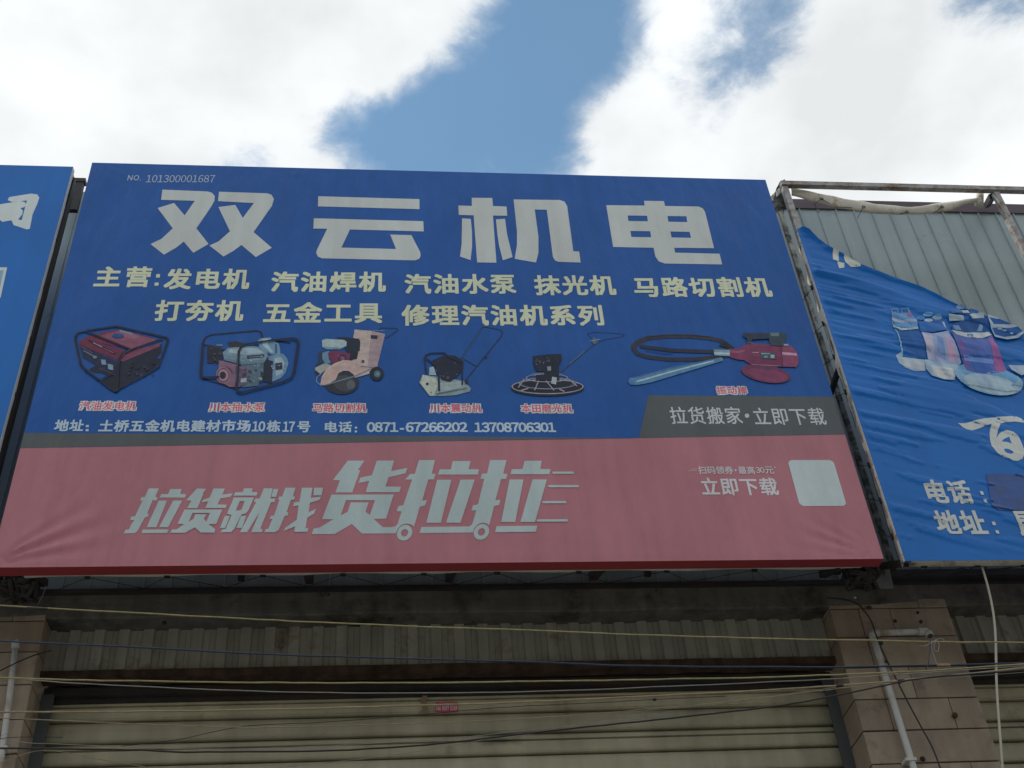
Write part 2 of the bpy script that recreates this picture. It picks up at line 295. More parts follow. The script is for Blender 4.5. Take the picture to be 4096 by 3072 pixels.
# ------------------------------------------------------------------ print (lettering, logos, pictures)
class Print:
    """flat print on a plane at depth Y, laid up in very thin layers"""
    def __init__(s, Y, step=.00008): s.Y = Y; s.v = []; s.f = []; s.c = []; s.k = 0; s.step = step; s.z0 = .0012
    def _y(s): s.k += 1; return s.Y - s.z0 - s.k * s.step
    def add(s, pts2, faces, col):
        y = s._y(); k = len(s.v)
        s.v += [(a, y, b) for a, b in pts2]; s.f += [tuple(i + k for i in f) for f in faces]; s.c += [col] * len(pts2)
    def poly(s, fr, col, pts, holes=()):
        o = xz(fr, pts, s.Y); hs = [xz(fr, h, s.Y) for h in holes]
        s.rawpoly(o, col, hs)
    def rawpoly(s, o, col, hs=()):
        loops = [[Vector((a, b, 0)) for a, b in o]] + [[Vector((a, b, 0)) for a, b in h] for h in hs]
        tri = geometry.tessellate_polygon(loops); flat = [(p.x, p.y) for lp in loops for p in lp]
        s.add(flat, [tuple(t) for t in tri], col)
    def line(s, fr, col, wpx, pts, cap=True):
        sc_ = FR[fr][2]; P = [Vector((a, b)) for a, b in xz(fr, pts, s.Y)]
        m = at(fr, *pts[0], s.Y); dep = (m - Vector((0, 0, CAMZ))).length
        h = wpx * sc_ * dep * .98 / F / 2
        for a, b in zip(P, P[1:]):
            if (b - a).length < 1e-5: continue
            t = (b - a).normalized(); nn = Vector((-t.y, t.x)) * h
            s.add([tuple(a + nn), tuple(b + nn), tuple(b - nn), tuple(a - nn)], [(0, 1, 2, 3)], col)
        if cap:
            for p in P: s.add([(p.x + h * math.cos(i * math.pi / 4), p.y + h * math.sin(i * math.pi / 4)) for i in range(8)], [tuple(range(8))], col)
    def ell(s, fr, col, cx, cy, rx, ry, rot=0, inner=None):
        def ring(a, b, ph=0): 
            o = []
            for i in range(28):
                t = 2 * math.pi * i / 28; x, y = a * math.cos(t), b * math.sin(t); r = math.radians(rot)
                o.append((cx + x * math.cos(r) - y * math.sin(r), cy + x * math.sin(r) + y * math.cos(r)))
            return o
        s.poly(fr, col, ring(rx, ry), [ring(*inner)] if inner else ())
    def text(s, string, fr, box, col, bold=0, sp=1.1, italic=0, n=8):
        """box = left, right (at mid height), top, bottom (at mid width) of the inked glyphs"""
        xl, xr, yt, yb = box; ym, xm = (yt + yb) / 2, (xl + xr) / 2
        a, b = at(fr, xl, ym, s.Y), at(fr, xr, ym, s.Y); t, u = at(fr, xm, yt, s.Y), at(fr, xm, yb, s.Y)
        slope = (b.z - a.z) / (b.x - a.x)
        vs, fs = [], []
        mono = any(ord(q) in range(0xFF10, 0xFF1A) for q in string)
        for gi, gs in enumerate(string if mono else [string]):
            c = bpy.data.curves.new('t', 'FONT'); c.body = gs; c.space_character = sp; c.resolution_u = 2; c.fill_mode = 'FRONT'
            o = bpy.data.objects.new('t', c); COL.objects.link(o)
            me = bpy.data.meshes.new_from_object(o.evaluated_get(bpy.context.evaluated_depsgraph_get()))
            bpy.data.objects.remove(o); bpy.data.curves.remove(c)
            k = len(vs); fs += [tuple(i + k for i in p.vertices) for p in me.polygons]
            q = [(v.co.x, v.co.y) for v in me.vertices]; cx_ = (min(a for a, _ in q) + max(a for a, _ in q)) / 2 if mono else 0
            vs += [((a - cx_) * (.62 if gs == '－' else 1) + gi * sp, b_) for a, b_ in q]; bpy.data.meshes.remove(me)
        x0, x1 = min(v[0] for v in vs), max(v[0] for v in vs); y0, y1 = min(v[1] for v in vs), max(v[1] for v in vs)
        H = t.z - u.z; r = bold * H
        sx = (b.x - a.x - 2 * r) / (x1 - x0); sz = (H - 2 * r) / (y1 - y0); zc_ = (t.z + u.z) / 2; xc = (a.x + b.x) / 2
        base = [(a.x + r + (x - x0) * sx, zc_ + (y - (y0 + y1) / 2) * sz) for x, y in vs]
        base = [(x + italic * (z - zc_), z + slope * (x - xc)) for x, z in base]
        offs = [(0, 0)] if not bold else [(r * a_, r * b_) for a_ in (-1, 0, 1) for b_ in (-1, 0, 1)]
        for dx, dz in offs: s.add([(x + dx, z + dz) for x, z in base], fs, col)
    def build(s, name, parent, label=None, m=None):
        o = mesh(name, s.v, s.f, m or M_print, parent, cols=s.c)
        if label: o['label'] = label
        return o

# ------------------------------------------------------------------ setting
g = mesh('ground', [(-400, -400, 0), (400, -400, 0), (400, 400, 0), (-400, 400, 0)], [(0, 1, 2, 3)], M_grnd); g['kind'] = 'structure'

# unseen block added across the street, behind the camera, to close off the low sky
ob = thing('opposite_sky_blocker', 'unseen plain block added across the street to cut light from the low sky', 'building', (0, -9, 0))
M_rend = mat('render', (.23, .22, .20), rough=.9, var=.2, vscale=.8); M_pane = mat('window_glass', (.03, .04, .045), rough=.1, spec=.6)
MB().box(-45, 45, -19, -9, 0, 8.6).build('wall', M_rend, ob); MB().box(-45.2, 45.2, -19.2, -8.8, 8.602, 8.9).build('parapet', M_conc, ob)
for i in range(18):
    xw = -42.5 + i * 5
    MB().box(xw - .8, xw + .8, -9.0, -8.96, 5.4, 7.0).build('window', M_rail, ob); MB().box(xw - .72, xw + .72, -8.958, -8.95, 5.48, 6.92).build('pane', M_pane, ob)
    MB().box(xw - 2, xw + 2, -9.0, -8.97, 0, 3.2).build('shutter', M_slat, ob)

# the row of shops behind the signs
bld = thing('shop_building', 'row of shops with a grey sheet steel parapet, concrete beam and beige tiled pillars', 'building', (0, 5.2, 0))
X0, X1 = -4.6, 7.0
# parapet of ribbed steel sheets, each sheet its own panel
def sheet_mesh(xa, n, pitch=.1228, z0=4.588, z1=7.44, Y=5.0):
    vs, fs = [], []
    prof = []
    for i in range(n):
        x = xa + i * pitch
        prof += [(x, 0), (x + .003, -.010), (x + .009, -.0105), (x + .012, 0), (x + .066, .0005)]
    prof.append((xa + n * pitch, 0))
    for z in (z0, z1):
        for x, y in prof: vs.append((x, Y + y, z))
    for x, y in prof: vs.append((x, Y + .02, z1))
    k = len(prof)
    for j in range(2):
        for i in range(k - 1): fs.append((j * k + i, j * k + i + 1, (j + 1) * k + i + 1, (j + 1) * k + i))
    return vs, fs
x = 3.436 - .1228 * 6 * 10; i = 0
while x < X1:
    v, f = sheet_mesh(x + .001, 6, Y=5.0 - (.0015 if i % 2 else 0), z1=7.44 if x > -1.2 else 7.415); mesh('wall_panel', v, f, M_wall, bld); x += .1228 * 6; i += 1
MB().box(-1.2, X1 + .2, 4.985, 4.9875, 7.40, 7.489).box(-1.2, X1 + .2, 4.988, 5.3, 7.46, 7.49).build('roof_flashing', M_flash, bld)
MB().box(X0 - .2, X1 + .2, 5.03, 8.5, 7.3, 7.35).build('roof', M_flash, bld)
MB().box(X0, X1, 5.03, 5.24, 4.60, 7.29).build('rear_wall', M_conc, bld)
# beam: rough plastered lintel in slightly uneven sections
v, f = [], []
nx = 160
prof = [(4.99, 4.592), (4.983, 4.586), (4.985, 4.57), (4.993, 4.53), (4.995, 4.48), (4.998, 4.463), (5.005, 4.457), (5.10, 4.459), (5.25, 4.46), (5.25, 4.592)]
for i in range(nx + 1):
    xx = X0 + (X1 - X0) * i / nx
    for (y, z) in prof: v.append((xx, y + .006 * noise.noise((xx * 2, y * 5, z * 6)), z + .005 * noise.noise((xx * 3.1, z * 5, 4))))
k = len(prof)
for i in range(nx):
    for j in range(k): f.append((i * k + j, i * k + (j + 1) % k, (i + 1) * k + (j + 1) % k, (i + 1) * k + j))
mesh('beam', v, f, M_conc, bld, smooth=False)
# dark steel channel along the foot of the sheets
MB().box(X0, X1, 4.955, 4.978, 4.562, 4.583).build('steel_channel', M_dark, bld)

def pillar(xa, xb, joints):
    p = MB().box(xa + .006, xb - .006, 5.006, 5.5, 0, 4.508).build('pillar', M_grout, bld)
    rows = [4.51, 4.444, 4.289, 4.129, 3.967, 3.813, 3.657, 3.50, 3.344, 3.188, 3.03]
    for r in range(len(rows) - 1):
        zt, zb = rows[r] - .003, rows[r + 1] + .003
        js = [xa] + sorted(joints[r % len(joints)]) + [xb]
        for a, b in zip(js, js[1:]):
            if b <= a + .01: continue
            dy = random.uniform(-.0025, .0025)
            MB().box(a + (.0018 if a > xa else 0), b - (.0018 if b < xb else 0), 4.998 + dy, 5.006, zb, zt, bev=.0015).build('tile', M_tile, p)
        for sx_, xx in ((-1, xa), (1, xb)):
            x0_, x1_ = (xx, xx + .008) if sx_ < 0 else (xx - .008, xx)
            x0_ += .0007 * (r % 3); x1_ += .0005 * (r % 2)
            MB().box(x0_, x1_, 5.008, 5.25, zb, zt, bev=.0015).build('tile', M_tile, p)
    return p
jx = lambda a, b: at('d8', a, b, 5.0).x
pillar(2.189, 2.79, [[jx(1230, 250)], [jx(750, 425), jx(1020, 425)], [jx(825, 670)], [jx(915, 935), jx(1185, 935)], [jx(985, 1200), jx(1530, 1200)], [jx(1145, 1480)], [jx(1690, 1650)], [2.5], [2.35, 2.6], [2.45]])
pillar(-2.14, -1.517, [[-1.66], [-1.95], [-1.80], [-2.02], [-1.78, -1.6], [-1.9], [-1.7], [-2.0], [-1.8], [-1.7]])

# corrugated fascias, rust angles and roller shutters, one set per bay
def bay(xa, xb, lab, ng):
    pitch = .1115; prof = []; xx = xa - random.uniform(0, .05)
    while xx < xb:
        prof += [(xx, 0), (xx + .006, -.016), (xx + .052, -.016), (xx + .058, 0), (xx + .083, 0), (xx + .086, -.004), (xx + .089, 0)]; xx += pitch
    prof = [(min(max(a, xa), xb), b) for a, b in prof]
    v = [(a, 5.13 + b + .003 * noise.noise((a * 4, 0, z)), z - (.004 * abs(noise.noise((a * 9, 1, 2))) if z < 4.3 else 0)) for z in (4.235, 4.5) for a, b in prof]; k = len(prof)
    mesh('corrugated_panel', v, [(i, i + 1, k + i + 1, k + i) for i in range(k - 1)], M_corr, bld)
    bm = MB(); n = 40
    for i in range(n):
        a, b = xa + (xb - xa) * i / n, xa + (xb - xa) * (i + 1) / n
        j = .006 * noise.noise((a * 5, 3, 3)); bm.box(a, b, 5.09 + j * .3, 5.17, 4.205 + j, 4.240 + j * .6)
    bm.build('rusty_angle', M_rust, bld)
    s = thing('roller_shutter', lab, 'shutter', ((xa + xb) / 2, 5.27, 0), 'roller shutters under the shop signs' if ng else None)
    MB().box(xa, xb, 5.2, 5.5, 4.172, 4.21).build('shutter_box', M_dark, s)
    MB().box(xa + .02, xb - .02, 5.235, 5.262, 4.151, 4.171).build('top_rail', M_dark, s)
    z = 4.166; first = None; q = 0
    while z > 2.7:
        # one slat: gently bowed face, a rolled lip at its foot; every second slat carries a second fold
        nx_ = 12; pr = [(5.262, z), (5.256, z - .006), (5.250, z - .018), (5.248, z - .048), (5.250, z - .082), (5.2525, z - .088), (5.246, z - .089), (5.244, z - .0935), (5.249, z - .096), (5.285, z - .0965), (5.285, z - .106)]
        if q % 2 == 0: pr[2:4] = [(5.252, z - .010), (5.251, z - .026), (5.266, z - .0285), (5.266, z - .035), (5.248, z - .037), (5.247, z - .05)]
        k = len(pr); v = []
        for i in range(nx_ + 1):
            xx = xa + .03 + (xb - xa - .06) * i / nx_
            w_ = .003 * noise.noise((xx * 1.1, z * 3, 7))
            for y, zz in pr: v.append((xx, y + w_, zz + .0015 * noise.noise((xx * .7, zz, 2))))
        f = [(i * k + j, i * k + j + 1, (i + 1) * k + j + 1, (i + 1) * k + j) for i in range(nx_) for j in range(k - 1)]
        mesh('slat', v, f, M_slat, s); z -= .1045; q += 1
    for a, b in ((xa, xa + .055), (xb - .055, xb)):
        MB().box(a, b, 5.18, 5.19, 2.5, 4.17).box(a + (.0 if a == xa else .049), a + (.006 if a == xa else .055), 5.191, 5.30, 2.5, 4.17).build('guide_rail', M_rail, s)
    MB().box(xa + .03, xb - .03, 5.245, 5.27, 0, 2.72).build('lower_curtain', M_slat, s)
    return s
shut = bay(-1.517, 2.189, 'wide dull olive roller shutter below the blue and pink sign, crossed by wires', 1)
bay(2.79, 6.5, 'roller shutter at the right edge, beyond the tiled pillar with the pipe', 1)
bay(-4.5, -2.14, 'roller shutter out past the left pillar', 1)
MB().box(X0, X1, 5.52, 5.7, 0, 4.45).build('back_wall', M_dark, bld)
# holes, dots and a graffiti scribble on the beam, built as raised shapes
def blob(fr, x, y, Y, r, m, name, parent, label=None):
    p = at(fr, x, y, Y); bm = bmesh.new(); bmesh.ops.create_icosphere(bm, subdivisions=2, radius=r)
    for v_ in bm.verts: v_.co *= 1 + .35 * noise.noise(v_.co * 60 + p * 9); v_.co.y *= .6; v_.co += p
    me = bpy.data.meshes.new(name); bm.to_mesh(me); bm.free(); return link(name, me, m, parent, True)
for a in (('d7', 856, 118, .006), ('d6', 1592, 378, .005), ('d5', 1325, 385, .010), ('d8', 690, 195, .006), ('d6', 430, 158, .006)):
    blob(a[0], a[1], a[2], 4.985, a[3], M_blk if a[1] != 690 else M_hem, 'beam_dot', bld)
MB().tube(catmull([at('d6', a, b, 4.985) for a, b in ((368, 120), (366, 150), (380, 172), (398, 160), (410, 130), (418, 110))]), .0015, 5).build('graffiti_scribble', M_blk, bld)  # scribbled graffiti mark, built as a thin raised line
for a in ((808, 280, .011), (1035, 395, .009), (1225, 322, .008), (1255, 400, .010), (1545, 1205, .014), (1270, 1585, .012)):
    o = blob('d8', a[0], a[1], 4.985, a[2], M_rust, 'expansion_bolt', None)
    p = at('d8', a[0], a[1], 4.985)
    side = 'above the bent pipe' if a[1] < 450 else 'low on the pillar, right of the hanging cable'
    if a[0] == 808: side = 'topmost on the tiled pillar, beside the black cable'
    elif a[0] == 1035: side = 'left of two more, just above the bent pipe'
    elif a[0] == 1225: side = 'small one right of the pipe elbow, upper of a pair'
    elif a[0] == 1255: side = 'just above the elbow of the bent pipe'
    elif a[0] == 1545: side = 'large one with a dark drip, right half of the tiled pillar'
    else: side = 'lowest on the tiled pillar, between pipe and cable'
    tag(o, 'rusty anchor bolt ' + side, 'bolt', 'rusty bolts in the tiled pillar')

# ------------------------------------------------------------------ main sign
YS = 4.5; SX0, SX1, SZ0, SZ1 = -1.635, 2.289, 4.417, 7.085
sign = thing('shop_sign', 'big blue and pink vinyl shop sign with white lettering and printed machines, in the middle', 'sign', ((SX0 + SX1) / 2, 4.6, SZ0))
def fan(x, z, cx, cz, a0, a1, freq, rmax, amp, ph=0):
    dx, dz = x - cx, z - cz; r = math.hypot(dx, dz); a = math.degrees(math.atan2(dz, dx))
    if not (a0 < a < a1) or r > rmax * 1.6 or r < .02: return 0
    wa = math.sin(math.pi * (a - a0) / (a1 - a0)); wr = min(1, r / .08) * math.exp(-(r / rmax) ** 4)
    return amp * wa * wr * math.sin(freq * math.radians(a) + ph + r * 2)
def disp_main(x, z):
    d = fan(x, z, -1.66, 4.43, 0, 52, 24, .45, .0085) + fan(x, z, 2.30, 4.42, 128, 180, 26, .36, .005, 1)
    d += fan(x, z, 2.34, 7.12, 182, 250, 26, .36, .006, 2) + fan(x, z, -1.66, 7.11, -60, -5, 22, .25, .0018)
    d += .0012 * math.exp(-((z - 4.455) / .012) ** 2) * (1 if x > .3 else .3) + .0006 * noise.noise((x * .8, 3, z * 9)) * math.exp(-(z - SZ0) / .25)
    d += .0025 * math.exp(-((x + .48) / .05) ** 2 - ((z - 7.03) / .012) ** 2)
    return -abs(d) if False else d * -1
nxm, nzm = 220, 170
v, f = [], []
for j in range(nzm + 1):
    tz = j / nzm; z = SZ0 + (SZ1 - SZ0) * tz
    for i in range(nxm + 1):
        x = SX0 + (SX1 - SX0) * i / nxm
        v.append((x, YS + disp_main(x, z) * (0 if i in (0, nxm) or j in (0, nzm) else 1), z))
for j in range(nzm):
    for i in range(nxm): k = j * (nxm + 1) + i; f.append((k, k + 1, k + nxm + 2, k + nxm + 1))
mesh('banner_face', v, f, M_skin, sign, True)
# the vinyl wrapped over the frame's edges
e = MB()
e.poly([(SX0, YS, SZ0), (SX1, YS, SZ0), (SX1, YS + .072, SZ0 + .002), (SX0, YS + .072, SZ0 + .002)])
e.build('banner_wrap', M_red, sign)['label'] = 'deep red strip wrapped under the foot of the sign'; e = MB()
e.poly([(SX0, YS, SZ1), (SX1, YS, SZ1), (SX1, YS + .08, SZ1 + .001), (SX0, YS + .08, SZ1 + .001)])
e.poly([(SX0, YS, SZ0), (SX0, YS, SZ1), (SX0, YS + .05, SZ1), (SX0, YS + .05, SZ0)])
e.poly([(SX1, YS, SZ0), (SX1, YS, SZ1), (SX1, YS + .05, SZ1), (SX1, YS + .05, SZ0)])
e.build('banner_wrap', M_skin, sign)
# cream hem under the frame, pulled back by cord
v, f = [], []
for i in range(121):
    x = SX0 + .12 + (SX1 - SX0 - .2) * i / 120
    s_ = .010 * abs(math.sin(i * .165))
    v += [(x, YS + .0725, SZ0 + .003), (x, YS + .098 - s_, SZ0 + .006 + .003 * math.sin(i * .33)), (x, YS + .1 - s_, SZ0 + .012)]
for i in range(120):
    for j in range(2): k = i * 3 + j; f.append((k, k + 3, k + 4, k + 1))
mesh('hem', v, f, M_hem, sign, True)
# frame behind the skin
def bar(mb, a, b, r=.02): mb.tube([a, b], r, square=True)
for zz in (SZ0 + .032, SZ1 - .028, 5.3, 6.2):
    m_ = MB(); bar(m_, (SX0 + .02, YS + .031, zz), (SX1 - .02, YS + .031, zz)); m_.build('frame_bar', M_dark, sign)
for xx in (SX0 + .028, -.65, .33, 1.3, SX1 - .028):
    m_ = MB(); bar(m_, (xx, YS + .033, SZ0 + .052), (xx, YS + .033, SZ1 - .049), .018); m_.build('frame_bar', M_dark, sign)
    m_ = MB(); bar(m_, (xx, 4.955, 4.62), (xx, 4.955, SZ1 - .1), .015); m_.build('rear_post', M_dark, sign)
for xx in (SX0 + .1, at('d2', 60, 1120, 4.8).x, at('d2', 1110, 1110, 4.8).x, at('d2', 2195, 1110, 4.8).x, SX1 - .12):
    for za, zb in ((SZ0 + .035, 4.60), (5.3, 5.3), (6.2, 6.2), (SZ1 - .03, SZ1 - .03)):
        m_ = MB(); bar(m_, (xx, YS + .055, za), (xx, 4.93, zb), .018); m_.build('bracket', M_dark, sign)
# cord laced from the hem to the rear rail
ex = [at('d1', 655, 1095, 4.6).x, at('d1', 1238, 1098, 4.6).x, at('d1', 1942, 1085, 4.6).x, at('d2', 318, 1075, 4.6).x, at('d2', 912, 1070, 4.6).x, at('d2', 1450, 1052, 4.6).x, at('d2', 2050, 1062, 4.6).x, at('d3', 525, 1142, 4.6).x, at('d3', 1235, 1158, 4.6).x, at('d3', 1900, 1140, 4.6).x]
m_ = MB(); prev = (ex[0] - .22, 4.95, 4.578)
for a, b in zip(ex, ex[1:] + [ex[-1] + .3]):
    p = (a, 4.593, SZ0 + .004); q = ((a + b) / 2, 4.95, 4.578)
    m_.tube([prev, p], .0016, 5); m_.tube([p, q], .0016, 5); prev = q
m_.build('lacing_cord', M_rope, sign)
for a in ex: blob('p', 0, 0, 1, .001, M_rope, 'x', None) if False else MB().tube([(a - .012, 4.59, SZ0 + .001), (a + .012, 4.592, SZ0 + .001)], .007, 6).build('knot', M_rope, sign)

# --- printing on the main sign
# grey bands
P = Print(YS); P.z0 = .0006; P.rawpoly([(SX0, 5.139), (-.38, 5.131), (1.25, 5.113), (.9, 5.106), (-.2, 5.084), (SX0, 5.051)], GREY)
P.rawpoly([(1.33, 5.385), (SX1, 5.383), (SX1, 5.139), (1.245, 5.114)], GREY); P.build('printed_band', sign)
# four large characters, traced
P = Print(YS)
P.poly('c1', WHITE, [(1307, 320), (1670, 335), (1705, 345), (1728, 372), (1725, 410), (1700, 455), (1580, 632), (1678, 757), (1555, 828), (1478, 738), (1420, 785), (1320, 843), (1211, 758), (1300, 715), (1390, 632), (1268, 468), (1400, 427), (1485, 527), (1567, 410), (1296, 402)])
P.poly('c1', WHITE, [(1762, 337), (2150, 350), (2185, 362), (2203, 395), (2188, 450), (2040, 662), (2187, 788), (2058, 863), (1942, 765), (1880, 812), (1798, 858), (1685, 770), (1760, 735), (1850, 655), (1757, 460), (1893, 443), (1953, 548), (2042, 428), (1754, 413)])
P.build('lettering', sign, 'first large white character of the shop name')
P = Print(YS)
P.poly('c2', WHITE, [(359, 385), (1198, 409), (1199, 492), (356, 469)])
P.poly('c2', WHITE, [(322, 568), (1230, 592), (1234, 677), (622, 661), (551, 811), (1004, 823), (956, 703), (1132, 708), (1205, 850), (1208, 880), (1195, 905), (1160, 917), (390, 900), (355, 885), (342, 855), (350, 825), (433, 655), (318, 653)])
P.build('lettering', sign, 'second large white character of the shop name')
P = Print(YS)
P.poly('c2', WHITE, [(1632, 398), (1802, 399), (1808, 466), (1921, 470), (1926, 547), (1808, 545), (1837, 936), (1677, 934), (1648, 543), (1525, 540), (1521, 462), (1633, 465)])
P.poly('c2', WHITE, [(1552, 568), (1624, 573), (1634, 680), (1635, 800), (1622, 915), (1535, 885), (1548, 780)])
P.poly('c2', WHITE, [(1833, 577), (1908, 572), (1925, 700), (1971, 890), (1890, 916), (1860, 800), (1845, 700)])
P.poly('c3', WHITE, [(100, 366), (440, 370), (475, 382), (495, 415), (540, 748), (583, 750), (594, 831), (430, 826), (405, 815), (390, 790), (345, 442), (256, 440), (283, 640), (283, 760), (265, 831), (108, 804), (125, 700), (125, 600)])
P.build('lettering', sign, 'third large white character of the shop name')
P = Print(YS)
P.poly('c3', WHITE, [(1062, 376), (1208, 378), (1217, 414), (1465, 418), (1495, 432), (1512, 460), (1578, 725), (1284, 722), (1291, 758), (1618, 766), (1638, 845), (1215, 838), (1170, 822), (1145, 785), (1132, 722), (834, 716), (783, 408), (1066, 411)],
       [[(941, 484), (1084, 486), (1090, 527), (946, 525)], [(1234, 488), (1374, 490), (1381, 533), (1241, 530)], [(961, 598), (1108, 600), (1114, 645), (968, 642)], [(1256, 602), (1398, 605), (1408, 649), (1265, 646)]])
P.build('lettering', sign, 'fourth large white character of the shop name')
def lettering(items, col, label, dots=(), **kw):
    for it in items:
        P = Print(YS, .00004); P.text(it[0], it[1], it[2], col, **{**kw, **(it[3] if len(it) > 3 else {})}); P.build('lettering', sign, label)
    for i in range(0, len(dots), 2):
        P = Print(YS, .00004)
        for fr, pts in dots[i:i + 2]: P.poly(fr, col, pts)
        P.build('lettering', sign, label)
lettering([('NO.', 'c1', (1028, 1135, 203, 247)), ('１０１３００００１６８７', 'c1', (1178, 1728, 203, 262), {'sp': .6, 'bold': 0})], A(140, 150, 165), 'small white serial number', bold=.008)
lettering([('主营', 'c1', (765, 1215, 938, 1105), {'sp': 1.25}), ('发电机', 'c1', (1325, 2010, 955, 1122)), ('汽油焊机', 'c2', (-31, 920, 1010, 1180)), ('汽油水泵', 'c2', (1075, 1998, 1030, 1195)), ('抹光机', 'c3', (252, 850, 925, 1072)), ('马路切割机', 'c3', (985, 1995, 938, 1085))],
          CREAM, 'upper row of cream text listing goods', [('c1', [(1258, 1000), (1288, 1000), (1286, 1027), (1255, 1027)]), ('c1', [(1245, 1068), (1277, 1068), (1274, 1092), (1242, 1092)])], bold=.028, sp=1.14)
lettering([('打夯机', 'c1', (1248, 1962, 1208, 1378)), ('五金工具', 'c2', (-93, 890, 1264, 1438)), ('修理汽油机系列', 'c3', (-726, 760, 1143, 1297))], CREAM, 'lower row of cream text', bold=.028, sp=1.14)
lettering([('地址', 'c5', (42, 300, 882, 985), {'sp': 1.1}), ('土桥五金机电建材市场', 'c5', (434, 1776, 885, 992)), ('１０', 'c5', (1788, 1906, 897, 989), {'sp': .56}), ('栋', 'c5', (1918, 2040, 890, 993)), ('１７', 'c5', (2060, 2166, 900, 991), {'sp': .56}), ('号', 'c6', (-20, 76, 748, 830)),
           ('电话', 'c6', (183, 383, 750, 830)), ('０８７１-６７２６６２０２', 'c6', (492, 1235, 754, 828), {'sp': .56, 'bold': .035}), ('１３７０８７０６３０１', 'c6', (1285, 1885, 756, 829), {'sp': .56, 'bold': .035})], A(150, 166, 180), 'white line with address and telephone numbers',
          [('c5', [(319, 930), (345, 930), (343, 950), (317, 950)]), ('c5', [(317, 966), (343, 966), (341, 986), (315, 986)]), ('c6', [(405, 788), (422, 788), (421, 802), (404, 802)]), ('c6', [(404, 816), (421, 816), (420, 830), (403, 830)])], bold=.03, sp=1.1)
for s_, fr, bx in (('汽油发电机', 'c5', (262, 765, 722, 800)), ('川本抽水泵', 'c5', (1408, 1900, 735, 812)), ('马路切割机', 'c6', (95, 490, 617, 681)), ('川本震动机', 'c6', (957, 1340, 620, 683)), ('本田磨光机', 'c6', (1630, 2008, 622, 685)), ('振动棒', 'c7', (1032, 1302, 590, 660))):
    P = Print(YS, .00004); xl, xr, yt, yb = bx; e_ = (yb - yt) * .10
    P.text(s_, fr, (xl - e_, xr + e_, yt - e_, yb + e_), A(190, 184, 188), bold=.10, sp=1.1, n=10)
    P.text(s_, fr, (xl + 2, xr - 2, yt + 2, yb - 2), A(176, 78, 100), bold=.014, sp=1.1)
    P.build('caption', sign, 'red caption outlined in white')
P = Print(YS, .00004)
P.text('立即下载', 'c7', (1357, 1990, 778, 930), A(160, 164, 168), bold=.008, sp=1.1); P.build('lettering', sign, 'thin white text at the right end of the grey band'); P = Print(YS, .00004)
P.text('拉货搬家', 'c7', (620, 1252, 770, 922), A(160, 164, 168), bold=.008, sp=1.1); P.build('lettering', sign, 'thin white text at the left end of the grey band'); P = Print(YS, .00004); P.ell('c7', A(160, 164, 168), 1300, 848, 20, 19)
P.build('lettering', sign, 'white dot between two texts')
# slogan, traced
SL = A(144, 156, 157)
P = Print(YS)
for q in ([(303, 143), (410, 143), (372, 235), (397, 236), (385, 270), (342, 270), (286, 410), (305, 410), (295, 440), (262, 450), (190, 585), (165, 609), (140, 615), (35, 617), (62, 577), (95, 575), (120, 520), (152, 478), (103, 478), (118, 442), (160, 435), (238, 272), (212, 270), (226, 236), (262, 234)],
          [(530, 150), (650, 150), (635, 200), (698, 206), (683, 240), (417, 240), (435, 203), (508, 203)], [(408, 272), (495, 272), (383, 552), (282, 552)], [(560, 272), (655, 272), (508, 552), (412, 552)], [(240, 577), (515, 575), (497, 612), (228, 615)],
          [(810, 145), (908, 147), (872, 200), (878, 205), (815, 352), (707, 352), (752, 272), (697, 270)], [(985, 145), (1105, 145), (1080, 208), (1188, 195), (1165, 232), (1058, 250), (1028, 312), (1127, 316), (1113, 350), (897, 350), (930, 280), (858, 292), (878, 262), (945, 240)],
          [(1305, 143), (1398, 143), (1388, 180), (1450, 185), (1437, 220), (1198, 220), (1215, 185), (1293, 182)], [(1105, 433), (1160, 433), (1108, 560), (1052, 562)], [(1275, 433), (1330, 433), (1285, 560), (1225, 560)],
          [(1515, 143), (1607, 143), (1585, 250), (1638, 252), (1625, 288), (1590, 292), (1478, 568), (1500, 572), (1497, 605), (1383, 607), (1468, 400), (1338, 607), (1262, 607), (1435, 288), (1408, 288), (1425, 252), (1470, 250)], [(1613, 152), (1668, 150), (1645, 235), (1595, 232)],
          [(1742, 137), (1850, 137), (1822, 228), (1845, 230), (1832, 263), (1800, 265), (1755, 395), (1775, 397), (1765, 430), (1735, 435), (1670, 585), (1630, 606), (1520, 606), (1535, 572), (1560, 570), (1605, 467), (1575, 468), (1590, 432), (1622, 430), (1680, 265), (1665, 263), (1680, 230), (1710, 230)],
          [(1915, 137), (2028, 137), (2010, 245), (2118, 230), (2100, 268), (2000, 297), (1988, 395), (2068, 358), (2045, 410), (1972, 455), (1955, 560), (1985, 565), (1975, 602), (1835, 602), (1845, 545), (1722, 593), (1745, 555), (1862, 475), (1880, 325), (1820, 335), (1835, 293), (1890, 285)], [(2045, 137), (2140, 137), (2125, 218), (2037, 218)]):
    P.poly('e1', SL, q)
P.poly('e1', SL, [(680, 367), (1078, 367), (1015, 520), (932, 520), (1005, 575), (997, 610), (850, 610), (792, 555), (685, 612), (527, 612), (550, 578), (600, 575), (675, 522), (605, 518)], [[(765, 403), (950, 403), (910, 495), (885, 465), (912, 418), (795, 415), (775, 465), (725, 497)]])
P.poly('e1', SL, [(1200, 240), (1412, 240), (1352, 380), (1325, 408), (1280, 420), (1205, 570), (1170, 605), (1058, 608), (1080, 575), (1115, 570), (1175, 425), (1127, 410)], [[(1262, 280), (1312, 280), (1285, 360), (1265, 376), (1222, 376)]])
P.build('lettering', sign, 'smaller slanted white slogan on pink')
P = Print(YS)
P.poly('e2', SL, [(322, 46), (455, 47), (403, 120), (420, 123), (357, 300), (222, 300), (258, 203), (202, 202)])
